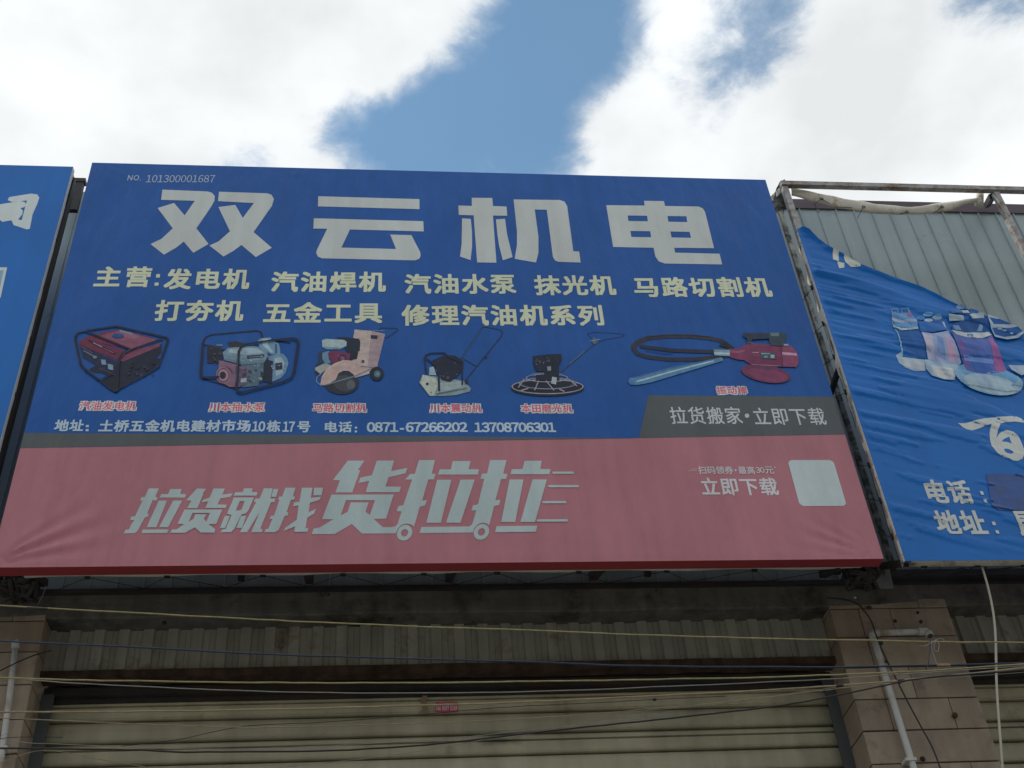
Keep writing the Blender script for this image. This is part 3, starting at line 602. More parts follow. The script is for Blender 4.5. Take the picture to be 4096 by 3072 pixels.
P.poly('e2', SL, [(553, 46), (690, 46), (667, 130), (797, 104), (782, 147), (645, 180), (622, 252), (745, 255), (732, 298), (463, 298), (492, 208), (405, 226), (422, 182), (513, 162)])
P.poly('e2', SL, [(190, 318), (687, 316), (627, 508), (527, 511), (600, 577), (672, 576), (700, 570), (717, 553), (750, 452), (710, 450), (725, 408), (763, 402), (833, 198), (778, 197), (820, 152), (855, 152), (888, 42), (1016, 42), (990, 150), (1020, 152), (1008, 195), (962, 198), (914, 365), (953, 360), (938, 402), (895, 415), (848, 573), (835, 560), (812, 550), (780, 548), (745, 562), (718, 592), (703, 626), (435, 628), (353, 552), (218, 631), (33, 632), (50, 588), (95, 580), (207, 514), (115, 513)],
       [[(306, 362), (537, 362), (497, 480), (462, 455), (487, 380), (345, 379), (320, 455), (265, 483)]])
P.poly('e2', SL, [(908, 575), (1290, 571), (1312, 555), (1345, 443), (1306, 445), (1318, 403), (1358, 395), (1408, 192), (1378, 192), (1390, 150), (1430, 150), (1455, 42), (1586, 42), (1560, 150), (1594, 152), (1583, 192), (1542, 195), (1497, 362), (1538, 357), (1527, 400), (1487, 410), (1447, 562), (1430, 548), (1395, 541), (1360, 552), (1330, 582), (1318, 619), (892, 624)])
for cx, cy in ((774, 622), (1386, 615)): P.ell('e2', SL, cx, cy, 67, 57, -48, (31, 27))
for q in ([(1157, 50), (1300, 50), (1284, 115), (1368, 116), (1357, 158), (1040, 158), (1055, 116), (1142, 116)], [(1033, 199), (1147, 199), (1063, 542), (947, 542)], [(1220, 198), (1333, 198), (1220, 542), (1103, 542)],
          [(1730, 48), (1867, 48), (1855, 113), (1937, 115), (1927, 156), (1616, 156), (1628, 115), (1713, 114)], [(1610, 197), (1722, 197), (1655, 536), (1543, 536)], [(1793, 197), (1908, 197), (1813, 536), (1697, 536)], [(1507, 569), (1832, 566), (1818, 614), (1493, 618)]): P.poly('e2', SL, q)
for a, b, c, d in ((1962, 144, 2112, 143), (1928, 251, 2153, 251), (1880, 379, 2053, 378), (1836, 525, 2065, 524)): P.line('e2', SL, 23, [(a, b), (c, d)])
P.build('logo', sign, 'large slanted white characters with wheels and speed lines')
P = Print(YS, .00004); C_ = A(170, 168, 172)
P.text('扫码领券', 'd3', (790, 1070, 333, 396), C_, bold=.012, sp=1); P.ell('d3', C_, 1090, 365, 8, 8); P.text('最高', 'd3', (1112, 1242, 335, 396), C_, bold=.012, sp=1); P.text('３０', 'd3', (1252, 1322, 342, 388), C_, bold=.02, sp=.56); P.text('元', 'd3', (1325, 1395, 337, 396), C_, bold=.012); P.ell('d3', C_, 1405, 343, 5, 5)
for a, b, c in ((710, 775, 371), (728, 778, 357)): P.line('d3', C_, 3, [(a, c), (b, c)], False)
P.build('lettering', sign, 'tiny white offer line on the pink band'); P = Print(YS, .00004)
P.text('立即下载', 'd3', (812, 1428, 425, 567), C_, bold=.02, sp=1.08)
P.build('lettering', sign, 'white text below the tiny offer line on the pink band')
def rounded(x0, x1, z0, z1, r):
    o = []
    for cx, cz, a in ((x1 - r, z1 - r, 0), (x0 + r, z1 - r, 90), (x0 + r, z0 + r, 180), (x1 - r, z0 + r, 270)):
        for i in range(7): t = math.radians(a + 15 * i); o.append((cx + r * math.cos(t), cz + r * math.sin(t)))
    return o
P = Print(YS); qa, qc = at('d3', 1508, 283, YS), at('d3', 1985, 652, YS); P.rawpoly(rounded(qa.x, qc.x, qc.z, qa.z, .024), A(156, 166, 168)); P.build('printed_panel', sign, 'blank white panel with rounded corners')

# --- machine pictures
def pic(label, items, Y=YS, parent=None, build=True):
    P = Print(Y, .00006)
    items = [(i_[0], i_[1], tuple(v_ * (.86 if i_[2][0] > 1.5 * i_[2][1] else 1) for v_ in i_[2])) + tuple(i_[3:]) for i_ in items]
    for it in items:
        t, fr, c = it[0], it[1], A(*[v_ * .86 + w_ * .14 for v_, w_ in zip(it[2], (62, 78, 104))])
        if t == 'p': P.poly(fr, c, it[3])
        elif t == 'l': P.line(fr, c, it[3], it[4])
        else: P.ell(fr, c, *it[3:])
    if build: P.build('printed_picture', parent or sign, label, M_pic)
    return P
K1 = (24, 26, 38)
rng = random.Random(3)
def bits(fr, x0, x1, y0, y1, n, cols, s=12):
    o = []
    for _ in range(n):
        x, y = rng.uniform(x0, x1), rng.uniform(y0, y1); a, b = rng.uniform(.4, 1) * s, rng.uniform(.3, 1) * s; sk = rng.uniform(-.5, .5) * s
        o.append(('p', fr, rng.choice(cols), [(x - a, y - b + sk * .4), (x + a, y - b * .6), (x + a * .8, y + b), (x - a * .7, y + b * .7)]))
    return o
pic('red petrol generator in a black tube frame', [
    ('p', 'c5', (26, 30, 52), [(262, 225), (605, 375), (600, 520), (575, 500), (290, 335)]), ('p', 'c5', (22, 24, 38), [(605, 362), (990, 212), (985, 290), (940, 340), (985, 345), (930, 420), (880, 455), (720, 545), (600, 630)]),
    ('p', 'c5', K1, [(345, 440), (410, 400), (600, 500), (600, 640), (585, 648), (440, 545), (520, 500), (450, 470), (400, 470)]),
    ('p', 'c5', (112, 38, 62), [(258, 190), (325, 150), (345, 180), (690, 278), (600, 358), (258, 222)]), ('p', 'c5', (96, 34, 56), [(258, 205), (600, 345), (600, 362), (258, 224)]), ('p', 'c5', (130, 62, 84), [(600, 358), (690, 280), (985, 203), (965, 238), (650, 368)]),
    ('p', 'c5', (118, 44, 68), [(325, 150), (480, 108), (620, 86), (955, 172), (720, 268), (345, 182)]), ('p', 'c5', (142, 76, 98), [(600, 95), (945, 176), (735, 258), (420, 150)]), ('p', 'c5', (155, 96, 116), [(620, 100), (800, 140), (760, 170), (560, 130)]),
    ('p', 'c5', (120, 130, 140), [(612, 88), (740, 120), (720, 130), (620, 102)]), ('e', 'c5', (22, 44, 84), 602, 147, 52, 21), ('e', 'c5', (28, 66, 118), 602, 138, 50, 18), ('l', 'c5', (175, 110, 125), 5, [(640, 180), (710, 162)]),
    ('l', 'c5', (60, 24, 44), 24, [(350, 185), (570, 298)]), ('l', 'c5', (150, 130, 140), 9, [(385, 204), (460, 240)]), ('l', 'c5', (120, 90, 105), 7, [(475, 252), (560, 293)]),
    ('l', 'c5', (80, 96, 116), 5, [(275, 238), (380, 296)]), ('l', 'c5', (86, 100, 118), 12, [(300, 275), (410, 335)]), ('e', 'c5', (100, 116, 128), 400, 332, 18, 13),
    ('p', 'c5', (104, 128, 150), [(452, 352), (492, 356), (500, 402), (458, 398)]), ('p', 'c5', (116, 140, 156), [(510, 390), (560, 402), (560, 448), (516, 438)]), ('l', 'c5', (70, 80, 96), 5, [(440, 430), (575, 492)])]
    + bits('c5', 640, 920, 380, 500, 20, [(36, 36, 50), (30, 26, 36), (48, 46, 60)], 16) + [
    ('l', 'c5', K1, 19, [(228, 190), (226, 150), (245, 118), (330, 98), (580, 62), (620, 68), (1030, 160), (1045, 180), (1000, 310), (960, 420), (905, 458), (620, 610), (585, 640), (545, 622), (310, 440), (275, 400), (228, 190)]),
    ('l', 'c5', K1, 17, [(325, 110), (720, 268), (1000, 172)]), ('l', 'c5', K1, 24, [(720, 268), (650, 300), (615, 345), (603, 420), (592, 632)]), ('l', 'c5', K1, 10, [(300, 440), (430, 540), (560, 480)]),
    ('l', 'c5', (74, 84, 106), 4, [(640, 330), (665, 300), (730, 262)]), ('l', 'c5', (70, 78, 98), 4, [(232, 148), (250, 120), (330, 102)])])
pic('grey petrol water pump in a tube frame', [
    ('l', 'c5', K1, 18, [(1355, 215), (1362, 180), (1385, 150), (1430, 132), (1830, 96), (1865, 108), (1882, 160), (2120, 205)]), ('l', 'c5', K1, 14, [(1360, 520), (1640, 612)]), ('l', 'c5', K1, 14, [(1370, 222), (1700, 310)]),
    ('p', 'c5', (30, 30, 40), [(1395, 218), (1520, 250), (1535, 330), (1500, 385), (1392, 385), (1388, 300)]), ('p', 'c5', (34, 34, 42), [(1570, 200), (1640, 190), (1735, 210), (1700, 245), (1590, 250)]), ('p', 'c5', (90, 110, 120), [(1470, 218), (1520, 215), (1530, 232), (1480, 235)]),
    ('p', 'c5', (104, 136, 160), [(1840, 182), (1880, 162), (1950, 158), (1965, 175), (2025, 215), (2035, 250), (2040, 305), (1960, 310), (1850, 240)]), ('p', 'c5', (150, 175, 185), [(1880, 175), (1940, 170), (1925, 215), (1975, 290), (1950, 290), (1880, 220)]), ('p', 'c5', (60, 84, 110), [(1990, 210), (2010, 215), (2010, 300), (1990, 300)]),
    ('p', 'c5', (98, 126, 148), [(1930, 322), (2060, 300), (2100, 345), (2110, 390), (2085, 470), (2040, 520), (1960, 552)]), ('p', 'c5', (140, 160, 170), [(1985, 340), (2050, 330), (2075, 380), (2060, 470), (2000, 500)]), ('p', 'c5', (36, 40, 50), [(1992, 385), (2055, 378), (2058, 440), (1995, 450)]), ('l', 'c5', (90, 100, 106), 5, [(2002, 405), (2048, 398)]),
    ('p', 'c5', (28, 30, 42), [(1885, 345), (1975, 368), (1965, 562), (1845, 545), (1895, 430)]),
    ('p', 'c5', (74, 94, 106), [(1690, 400), (1890, 385), (1890, 480), (1842, 585), (1700, 600)])] + bits('c5', 1720, 1880, 400, 580, 26, [(50, 60, 74), (110, 130, 140), (90, 108, 118), (36, 44, 58), (130, 145, 150)], 16) + [
    ('p', 'c5', (104, 128, 140), [(1528, 292), (1580, 252), (1700, 242), (1800, 236), (1890, 256), (1925, 295), (1928, 332), (1890, 388), (1700, 402), (1545, 362)]), ('p', 'c5', (138, 160, 168), [(1575, 268), (1720, 250), (1830, 256), (1900, 300), (1700, 312), (1570, 290)]), ('p', 'c5', (86, 108, 122), [(1545, 345), (1700, 372), (1900, 355), (1890, 388), (1700, 402), (1545, 362)]),
    ('p', 'c5', (40, 46, 54), [(1740, 322), (1895, 308), (1898, 336), (1745, 352)]), ('l', 'c5', (110, 122, 124), 6, [(1765, 336), (1880, 324)]),
    ('p', 'c5', (116, 82, 98), [(1495, 362), (1640, 395), (1740, 440), (1750, 500), (1735, 565), (1680, 598), (1590, 600), (1490, 540)]), ('p', 'c5', (86, 66, 88), [(1640, 420), (1740, 450), (1740, 570), (1680, 595), (1650, 590)]), ('e', 'c5', (146, 106, 116), 1534, 496, 64, 72), ('e', 'c5', (84, 62, 78), 1534, 496, 58, 66, 0, (44, 50)), ('e', 'c5', (150, 112, 122), 1534, 496, 46, 52, 0, (36, 42)), ('e', 'c5', (28, 28, 36), 1530, 495, 27, 33),
    ('p', 'c5', (140, 158, 160), [(1690, 525), (1740, 518), (1740, 555), (1688, 558)]), ('p', 'c5', (56, 40, 60), [(1700, 480), (1740, 470), (1735, 505), (1705, 508)])] + [('l', 'c5', (70, 48, 66), 5, [(1560 + i * 12, 420 + i * 5), (1600 + i * 6, 455 + i * 9)]) for i in range(4)] + [
    ] + bits('c5', 1960, 2070, 330, 520, 6, [(120, 146, 160), (84, 110, 134), (150, 168, 176)], 12) + bits('c5', 1560, 1890, 262, 380, 8, [(120, 144, 154), (98, 122, 134), (134, 156, 164)], 14) + bits('c5', 1400, 1510, 230, 400, 10, [(46, 46, 56), (22, 22, 32), (60, 66, 78)], 10) + bits('c5', 1650, 1740, 440, 580, 8, [(72, 52, 74), (110, 80, 96), (60, 46, 66)], 10) + [
    ('l', 'c5', K1, 22, [(1355, 215), (1335, 480), (1345, 512), (1375, 520), (1490, 512)]), ('l', 'c5', K1, 22, [(1672, 290), (1650, 620), (1665, 645), (1700, 650), (2060, 558), (2135, 520), (2160, 470), (2195, 215), (2185, 182), (2150, 172), (1960, 190), (1740, 225), (1695, 245), (1672, 290)]), ('l', 'c5', (76, 84, 100), 4, [(1665, 330), (1650, 560)])])
pic('cream road cutting machine with a round saw blade', [
    ('l', 'c6', (28, 40, 66), 7, [(560, 82), (600, 58), (712, 62), (725, 74), (645, 130), (600, 132)]),
    ('p', 'c6', (172, 152, 142), [(402, 72), (528, 82), (500, 345), (440, 335), (385, 300), (385, 240), (440, 230), (440, 150), (392, 138)]), ('p', 'c6', (150, 128, 130), [(528, 82), (628, 105), (568, 352), (498, 345)]), ('p', 'c6', (36, 34, 46), [(522, 112), (573, 116), (570, 144), (521, 140)]), ('l', 'c6', (120, 140, 160), 5, [(540, 78), (620, 82)]),
    ('p', 'c6', (24, 30, 42), [(270, 130), (330, 128), (435, 140), (446, 165), (440, 232), (350, 240), (325, 200)]), ('p', 'c6', (20, 24, 36), [(340, 225), (430, 235), (420, 290), (370, 300)]),
    ('e', 'c6', (30, 36, 48), 128, 370, 18, 44), ('p', 'c6', (34, 50, 70), [(138, 235), (175, 230), (175, 320), (130, 330)]), ('p', 'c6', (90, 124, 146), [(165, 245), (215, 228), (225, 320), (190, 330), (165, 290)]), ('p', 'c6', (122, 42, 74), [(205, 245), (260, 228), (372, 250), (362, 300), (250, 325), (215, 300)]), ('e', 'c6', (70, 40, 62), 312, 285, 34, 26), ('e', 'c6', (110, 80, 100), 312, 285, 18, 14)] + bits('c6', 215, 350, 245, 305, 10, [(150, 60, 90), (90, 30, 60), (60, 60, 80)], 10) + [
    ('p', 'c6', (150, 166, 166), [(163, 152), (190, 142), (325, 150), (345, 165), (342, 195), (300, 218), (190, 218), (165, 200)]), ('p', 'c6', (104, 128, 140), [(168, 200), (300, 208), (342, 190), (300, 220), (190, 220)]),
    ('p', 'c6', (146, 146, 136), [(112, 355), (180, 322), (240, 340), (150, 400), (112, 372)]), ('e', 'c6', (36, 36, 42), 308, 468, 128, 84), ('e', 'c6', (58, 56, 60), 330, 470, 80, 60, 10), ('e', 'c6', (80, 84, 90), 375, 482, 30, 34),
    ('p', 'c6', (176, 148, 138), [(150, 478), (160, 420), (195, 365), (250, 325), (320, 298), (400, 305), (440, 335), (570, 352), (515, 380), (510, 400), (405, 430), (395, 405), (360, 380), (320, 378), (285, 395), (262, 445), (185, 488)]), ('l', 'c6', (196, 172, 160), 5, [(165, 425), (200, 368), (255, 330), (320, 305)]),
    ('l', 'c6', (120, 140, 156), 6, [(155, 400), (125, 425), (122, 460), (160, 490)]), ('l', 'c6', (104, 118, 128), 11, [(185, 484), (400, 420), (530, 362)]), ('l', 'c6', (70, 90, 110), 6, [(450, 345), (540, 355)]),
    ('e', 'c6', (24, 26, 34), 566, 400, 50, 51), ('e', 'c6', (66, 100, 108), 570, 402, 24, 25), ('e', 'c6', (110, 130, 134), 572, 402, 9, 9), ('p', 'c6', (60, 60, 70), [(455, 300), (475, 300), (475, 318), (455, 318)])])
pic('white plate compactor with a dark engine and tall handle', [
    ('l', 'c6', (28, 40, 62), 9, [(1185, 290), (1345, 56), (1370, 52), (1480, 74), (1492, 95), (1485, 120), (1215, 452)]), ('l', 'c6', (26, 36, 58), 7, [(1200, 285), (1300, 342)]), ('l', 'c6', (90, 110, 130), 2, [(1200, 275), (1345, 62)]),
    ('p', 'c6', (118, 132, 132), [(878, 465), (905, 405), (1205, 450), (1262, 508), (1250, 530), (1150, 556), (1060, 562), (950, 562)]), ('p', 'c6', (166, 172, 156), [(888, 468), (905, 405), (1000, 432), (1020, 470), (985, 562), (955, 560)]), ('p', 'c6', (140, 152, 150), [(1020, 470), (1190, 452), (1220, 490), (1010, 540)]), ('p', 'c6', (66, 84, 96), [(1010, 542), (1240, 500), (1225, 512), (1005, 556)]), ('l', 'c6', (60, 70, 80), 5, [(878, 465), (955, 562)]),
    ('e', 'c6', (34, 44, 60), 938, 474, 11, 11), ('e', 'c6', (120, 130, 124), 966, 537, 8, 7), ('p', 'c6', (140, 160, 170), [(955, 352), (985, 345), (1005, 410), (952, 408)]),
    ('p', 'c6', (22, 25, 38), [(962, 305), (1000, 290), (1060, 262), (1140, 265), (1205, 305), (1205, 360), (1160, 420), (1105, 462), (1045, 445), (1000, 380)])] + bits('c6', 1000, 1180, 290, 430, 18, [(44, 50, 66), (30, 34, 50), (74, 84, 98), (16, 18, 28)], 9) + [('e', 'c6', (60, 62, 72), 1090, 430, 12, 12),
    ('l', 'c6', (20, 28, 48), 13, [(932, 400), (918, 285), (930, 262), (965, 248), (1060, 245), (1082, 262)]), ('l', 'c6', (20, 28, 48), 12, [(1080, 270), (1195, 318), (1196, 480)]), ('l', 'c6', (20, 28, 48), 15, [(935, 290), (1010, 350), (1022, 400), (1026, 525)]), ('e', 'c6', (24, 30, 46), 1228, 462, 14, 16), ('e', 'c6', (24, 30, 46), 1370, 275, 9, 9)])
pic('black power trowel with a ringed guard and long handle', [
    ('l', 'c6', (40, 50, 68), 9, [(1920, 390), (2095, 240), (2195, 160)]), ('l', 'c6', (90, 104, 120), 5, [(1990, 322), (2095, 232)]), ('l', 'c3', (30, 38, 56), 4, [(735, 1415), (770, 1400), (900, 1378), (918, 1362), (850, 1352), (690, 1344), (645, 1356), (650, 1368), (680, 1390)]), ('e', 'c3', (70, 80, 96), 700, 1410, 24, 22), ('l', 'c3', (130, 144, 154), 5, [(660, 1412), (735, 1398)]), ('l', 'c3', (110, 120, 134), 4, [(690, 1385), (700, 1435)]),
    ('e', 'c6', (20, 22, 32), 1825, 506, 270, 60), ('e', 'c6', (44, 50, 66), 1825, 468, 215, 42), ('e', 'c6', (22, 24, 36), 1825, 470, 180, 38),
    ('e', 'c6', (148, 142, 146), 1825, 494, 266, 56, 0, (258, 49)), ('e', 'c6', (128, 122, 130), 1825, 470, 212, 44, 0, (205, 38)), ('e', 'c6', (140, 136, 142), 1820, 430, 156, 32, 0, (148, 26)), ('e', 'c6', (120, 116, 124), 1820, 405, 118, 14, 0, (112, 9))]
    + [('l', 'c6', (150, 142, 148), 7, [(a, b), (c, d)]) for a, b, c, d in ((1775, 430), (1730, 520), (1800, 430), (1875, 520))[:0]] + [
    ('l', 'c6', (150, 142, 148), 8, [(1730, 520), (1762, 445), (1780, 428), (1805, 440), (1872, 522)]), ('l', 'c6', (146, 138, 144), 8, [(1610, 500), (1650, 440)]), ('l', 'c6', (146, 138, 144), 8, [(1980, 440), (2040, 490)]), ('l', 'c6', (146, 138, 144), 12, [(1630, 525), (1680, 508)]), ('l', 'c6', (146, 138, 144), 12, [(1915, 515), (1945, 530)]),
    ('p', 'c6', (20, 24, 36), [(1716, 270), (1835, 258), (1925, 254), (1930, 295), (1905, 345), (1912, 450), (1740, 450), (1740, 410), (1800, 405), (1800, 385), (1740, 380), (1718, 320)])] + bits('c6', 1740, 1890, 280, 380, 16, [(46, 56, 70), (30, 38, 54), (90, 104, 112), (16, 18, 28)], 9) + [
    ('p', 'c6', (110, 124, 132), [(1820, 350), (1850, 345), (1850, 378), (1825, 382)]), ('l', 'c6', (130, 140, 144), 4, [(1820, 308), (1842, 308)]), ('l', 'c6', (90, 100, 110), 3, [(1728, 312), (1755, 306)]), ('p', 'c6', (158, 164, 168), [(1858, 424), (1894, 430), (1886, 482), (1850, 474)])])
pic('red concrete vibrator with a coiled black hose and steel rod', [
    ('l', 'c7', (40, 38, 50), 52, [(296, 250), (305, 225), (340, 195), (430, 160), (600, 146), (800, 146), (980, 165), (1080, 190), (1150, 245)]), ('l', 'c7', (36, 36, 48), 46, [(300, 262), (330, 300), (420, 330), (600, 350), (850, 350), (1000, 335), (1150, 312)]),
    ('l', 'c7', (30, 34, 48), 44, [(370, 236), (480, 252), (640, 272), (1010, 285)]), ('l', 'c7', (58, 56, 66), 6, [(420, 150), (600, 132), (800, 132), (980, 150)]), ('l', 'c7', (24, 48, 110), 7, [(400, 272), (560, 300), (640, 302)]), ('p', 'c7', (26, 26, 36), [(1050, 230), (1110, 190), (1190, 250), (1150, 262)]),
    ('p', 'c7', (76, 116, 150), [(252, 532), (300, 510), (640, 420), (1070, 336), (1088, 348), (1085, 366), (800, 452), (440, 560), (340, 578), (268, 578), (252, 555)]), ('l', 'c7', (150, 178, 182), 17, [(330, 548), (600, 470), (880, 396), (1000, 368)]), ('l', 'c7', (56, 92, 140), 12, [(300, 516), (640, 428), (1000, 356)]), ('e', 'c7', (70, 112, 156), 280, 545, 28, 30, -20),
    ('p', 'c7', (112, 142, 156), [(1002, 258), (1145, 262), (1148, 325), (1010, 318)]), ('p', 'c7', (160, 178, 182), [(1006, 290), (1145, 296), (1146, 310), (1008, 306)]), ('p', 'c7', (60, 80, 100), [(1004, 258), (1145, 262), (1145, 272), (1004, 268)]),
    ('e', 'c7', (112, 46, 76), 1465, 480, 220, 76, 10), ('e', 'c7', (132, 54, 86), 1480, 490, 180, 56, 10), ('e', 'c7', (104, 48, 80), 1462, 420, 110, 30, 5),
    ('p', 'c7', (130, 52, 82), [(1145, 260), (1215, 262), (1310, 212), (1330, 385), (1280, 362), (1215, 355), (1148, 335)]), ('p', 'c7', (156, 84, 106), [(1150, 278), (1218, 282), (1300, 262), (1300, 278), (1218, 298), (1150, 292)]),
    ('p', 'c7', (128, 52, 84), [(1300, 212), (1600, 225), (1620, 420), (1340, 404), (1280, 366), (1275, 290)]), ('p', 'c7', (140, 62, 92), [(1600, 228), (1690, 235), (1735, 285), (1755, 340), (1752, 390), (1735, 422), (1615, 418)]), ('p', 'c7', (172, 132, 150), [(1605, 290), (1735, 300), (1742, 322), (1610, 312)])]
    + [('l', 'c7', (92, 32, 62), 3, [(1320, y), (1600, y + 8)]) for y in (235, 252, 270, 330, 348, 366, 384)] + [('l', 'c7', (190, 170, 180), 5, [(1345, 294), (1400, 296)]), ('l', 'c7', (170, 130, 150), 4, [(1342, 402), (1600, 416)]), ('l', 'c7', (80, 30, 56), 5, [(1602, 226), (1612, 420)]),
    ('p', 'c7', (54, 66, 76), [(1410, 292), (1545, 295), (1550, 356), (1424, 350)]), ('p', 'c7', (120, 142, 150), [(1420, 300), (1500, 302), (1500, 312), (1424, 310)]), ('p', 'c7', (140, 160, 166), [(1505, 315), (1540, 316), (1540, 345), (1508, 344)]), ('p', 'c7', (110, 130, 140), [(1450, 325), (1480, 326), (1478, 342), (1452, 341)]),
    ('p', 'c7', (34, 42, 54), [(1262, 124), (1490, 124), (1495, 172), (1342, 180), (1332, 216), (1300, 212), (1298, 172), (1264, 150)]), ('p', 'c7', (42, 52, 62), [(1488, 120), (1610, 120), (1650, 135), (1644, 176), (1618, 240), (1500, 232)]), ('p', 'c7', (84, 104, 104), [(1500, 120), (1580, 121), (1582, 152), (1512, 150)]), ('p', 'c7', (120, 140, 160), [(1620, 220), (1665, 222), (1665, 236), (1625, 236)]), ('l', 'c7', (90, 130, 150), 4, [(1300, 210), (1350, 214)])])

# ------------------------------------------------------------------ left neighbour's sign
YL = 4.5; LX0, LX1, LZ0, LZ1 = -4.3, -1.733, 4.42, 7.045
ls = thing('shop_sign', 'bright blue sign at the left edge, with one white brush character in view', 'sign', ((LX0 + LX1) / 2, 4.6, LZ0))
MB().box(LX0, LX1, YL, YL + .006, LZ0, LZ1).build('banner_face', M_blue2, ls)
v, f = [], []
for i in range(61):
    z = LZ0 + (LZ1 - LZ0) * i / 60; s_ = .006 * abs(math.sin(i * .42))
    v += [(LX1 + .0005, YL, z), (LX1 + .002, YL + .03, z), (LX1 - .001, YL + .043 - s_, z)]
for i in range(60):
    for j in range(2): k = i * 3 + j; f.append((k, k + 3, k + 4, k + 1))
mesh('hem', v, f, M_hem, ls, True)
for zz in [LZ0 + .25 + i * .36 for i in range(7)]: MB().tube([(LX1 + .003, YL + .032, zz), (LX1 + .003, YL + .034, zz + .022)], .006, 6).build('knot', M_rope, ls)
m_ = MB(); bar(m_, (LX1 - .024, YL + .085, LZ0), (LX1 - .024, YL + .085, LZ1 - .02), .026); bar(m_, (LX0, YL + .04, LZ1 - .03), (LX1 - .004, YL + .04, LZ1 - .03)); m_.build('frame_bar', M_dark, ls)
P = Print(YL); WL = A(165, 172, 172)
P.poly('c1', WL, [(62, 405), (75, 380), (250, 352), (300, 358), (317, 385), (298, 440), (262, 520), (240, 635), (215, 640), (110, 605), (92, 565), (140, 560), (175, 565), (217, 407), (100, 420)])
P.poly('c1', WL, [(-60, 445), (0, 438), (165, 412), (200, 420), (210, 440), (200, 460), (165, 470), (185, 490), (180, 520), (145, 562), (60, 572), (20, 580), (-30, 540)])
P.build('lettering', ls, 'white brush-written character')
P = Print(YL); P.poly('c1', WL, [(-300, 945), (58, 945), (5, 1190), (-300, 1190)]); P.poly('c1', A(110, 140, 160), [(-300, 968), (30, 968), (-12, 1165), (-300, 1165)]); P.build('printed_picture', ls, 'white bordered picture cut by the frame edge')
# rusty rail ends above the gap on the left
a, b = at('c1', 590, 243, 4.88), at('c1', 688, 272, 4.88); c_, d_ = at('c1', 590, 300, 4.88), at('c1', 640, 420, 4.88)
rr = tag(MB().box(a.x, b.x, 4.86, 4.90, b.z, a.z).build('steel_stub', M_dark), 'dark steel bar end sticking up in the gap between the two left signs', 'steel bar')
MB().box(a.x + .005, d_.x, 4.865, 4.895, d_.z - .08, b.z - .001).build('post', M_dark, rr)

# ------------------------------------------------------------------ right neighbour: bare frame, torn banner
YR = 4.45; RX0, RX1, RZ0, RZ1 = 2.36, 6.4, 4.372, 7.03
fr_ = thing('sign_frame', 'rusty square-tube sign frame at the right with its top bars bare against the sky', 'frame', (4.3, 4.6, RZ0))
def fbar(a, b, r=.0165, m=M_tube, name='frame_bar'):
    m_ = MB(); m_.tube([a, b], r, square=True); return m_.build(name, m, fr_)
fbar((RX0, YR + .02, RZ1 - .02), (RX1, YR + .02, RZ1 - .02)); fbar((RX0 + .02, YR + .03, RZ0 + .02), (RX0 + .02, YR + .03, RZ1 - .041), .017)
fbar((3.704, YR + .032, RZ0 + .04), (3.704, YR + .032, RZ1 - .041), .017); fbar((5.05, YR + .032, RZ0 + .04), (5.05, YR + .032, RZ1 - .041), .017)
fbar((RX0 + .04, YR + .024, RZ0 + .02), (RX1, YR + .024, RZ0 + .02))
fbar((3.70, YR + .06, RZ1 - .03), (3.99, 4.95, 7.43), .017, M_dark); fbar((RX0 + .02, YR + .05, RZ1 - .03), (2.50, 4.94, 7.40), .017, M_mold, 'brace')
bt, bb = at('c4', 235, 470, 4.93), at('d4', 900, 1180, 4.93)
fbar((bt.x, 4.93, bt.z), (bt.x, 4.93, 4.62), .0125, M_mold, 'rear_post')
fbar((RX0 + .02, YR + .05, RZ0 + .02), (2.47, 4.93, 4.64), .018, M_dark, 'brace'); fbar((RX0 + .02, YR + .05, 5.6), (2.49, 4.93, 5.75), .012, M_dark, 'brace')
fbar((2.5, 4.94, 4.60), (RX1, 4.94, 4.60), .018, M_dark, 'rear_rail')
# torn banner: one cloth hanging from its left edge, top edge sagging to the right
top = [(p.x, p.z) for p in (at('c4', a, b, YR) for a, b in [(412, 640), (470, 665), (560, 740), (640, 795), (760, 850), (880, 930), (1000, 975), (1200, 1050), (1400, 1120), (1600, 1220), (1750, 1290), (1880, 1340), (2000, 1385), (2120, 1435), (2212, 1490)])] + [(4.8, 5.25), (5.4, 4.9), (6.2, 4.6)]
def topz(x):
    if x <= top[0][0]: return top[0][1]
    for (a, b), (c, d) in zip(top, top[1:]):
        if x <= c: return b + (d - b) * (x - a) / (c - a)
    return top[-1][1]
def rid(p): return .42 - 1.5 * abs(noise.noise(p))
def disp_r(x, z):
    s_ = max(0, topz(x) - z); u = max(0, x - RX0)
    e1 = math.exp(-s_ / .42); el = math.exp(-u / .42)
    zz = z + .30 * u - .04 * u * u                       # folds fan down and to the right from the laced edge
    mid = math.exp(-((z - 5.75) / .42) ** 2)
    d = .011 * e1 * noise.noise((u * .9, 1, (z + .55 * u) * 9)) + .006 * e1 * rid((u * .7, 7, (z + .50 * u) * 15)) * min(1, s_ / .03)
    d += el * (mid * .9 + .14 + .5 * math.exp(-((z - 6.3) / .3) ** 2)) * (.0085 * rid((u * 1.2, 3, zz * 14)) + .0055 * rid((u * 2.2, 5, zz * 30)))
    d += .009 * mid * math.exp(-((u - .7) / .5) ** 2) * noise.noise((u * 1.5, 9, (z + .12 * u) * 7))
    d += -.02 * math.exp(-s_ / .03) * .4
    edge = min(1, u / .03) if z < 6.6 else 1
    d *= 2.3 * (1 - .55 * math.exp(-((u - .95) / .35) ** 2) * math.exp(-((z - 5.95) / .35) ** 2)); d = -.004 + d * .9 if d < 0 else d * .5; return d * edge * min(1, max(0, (z - RZ0) / .15))
rs = thing('torn_banner', 'wrinkled blue banner torn across its top, with a faded print of hole saws', 'banner', (4.0, YR, RZ0))
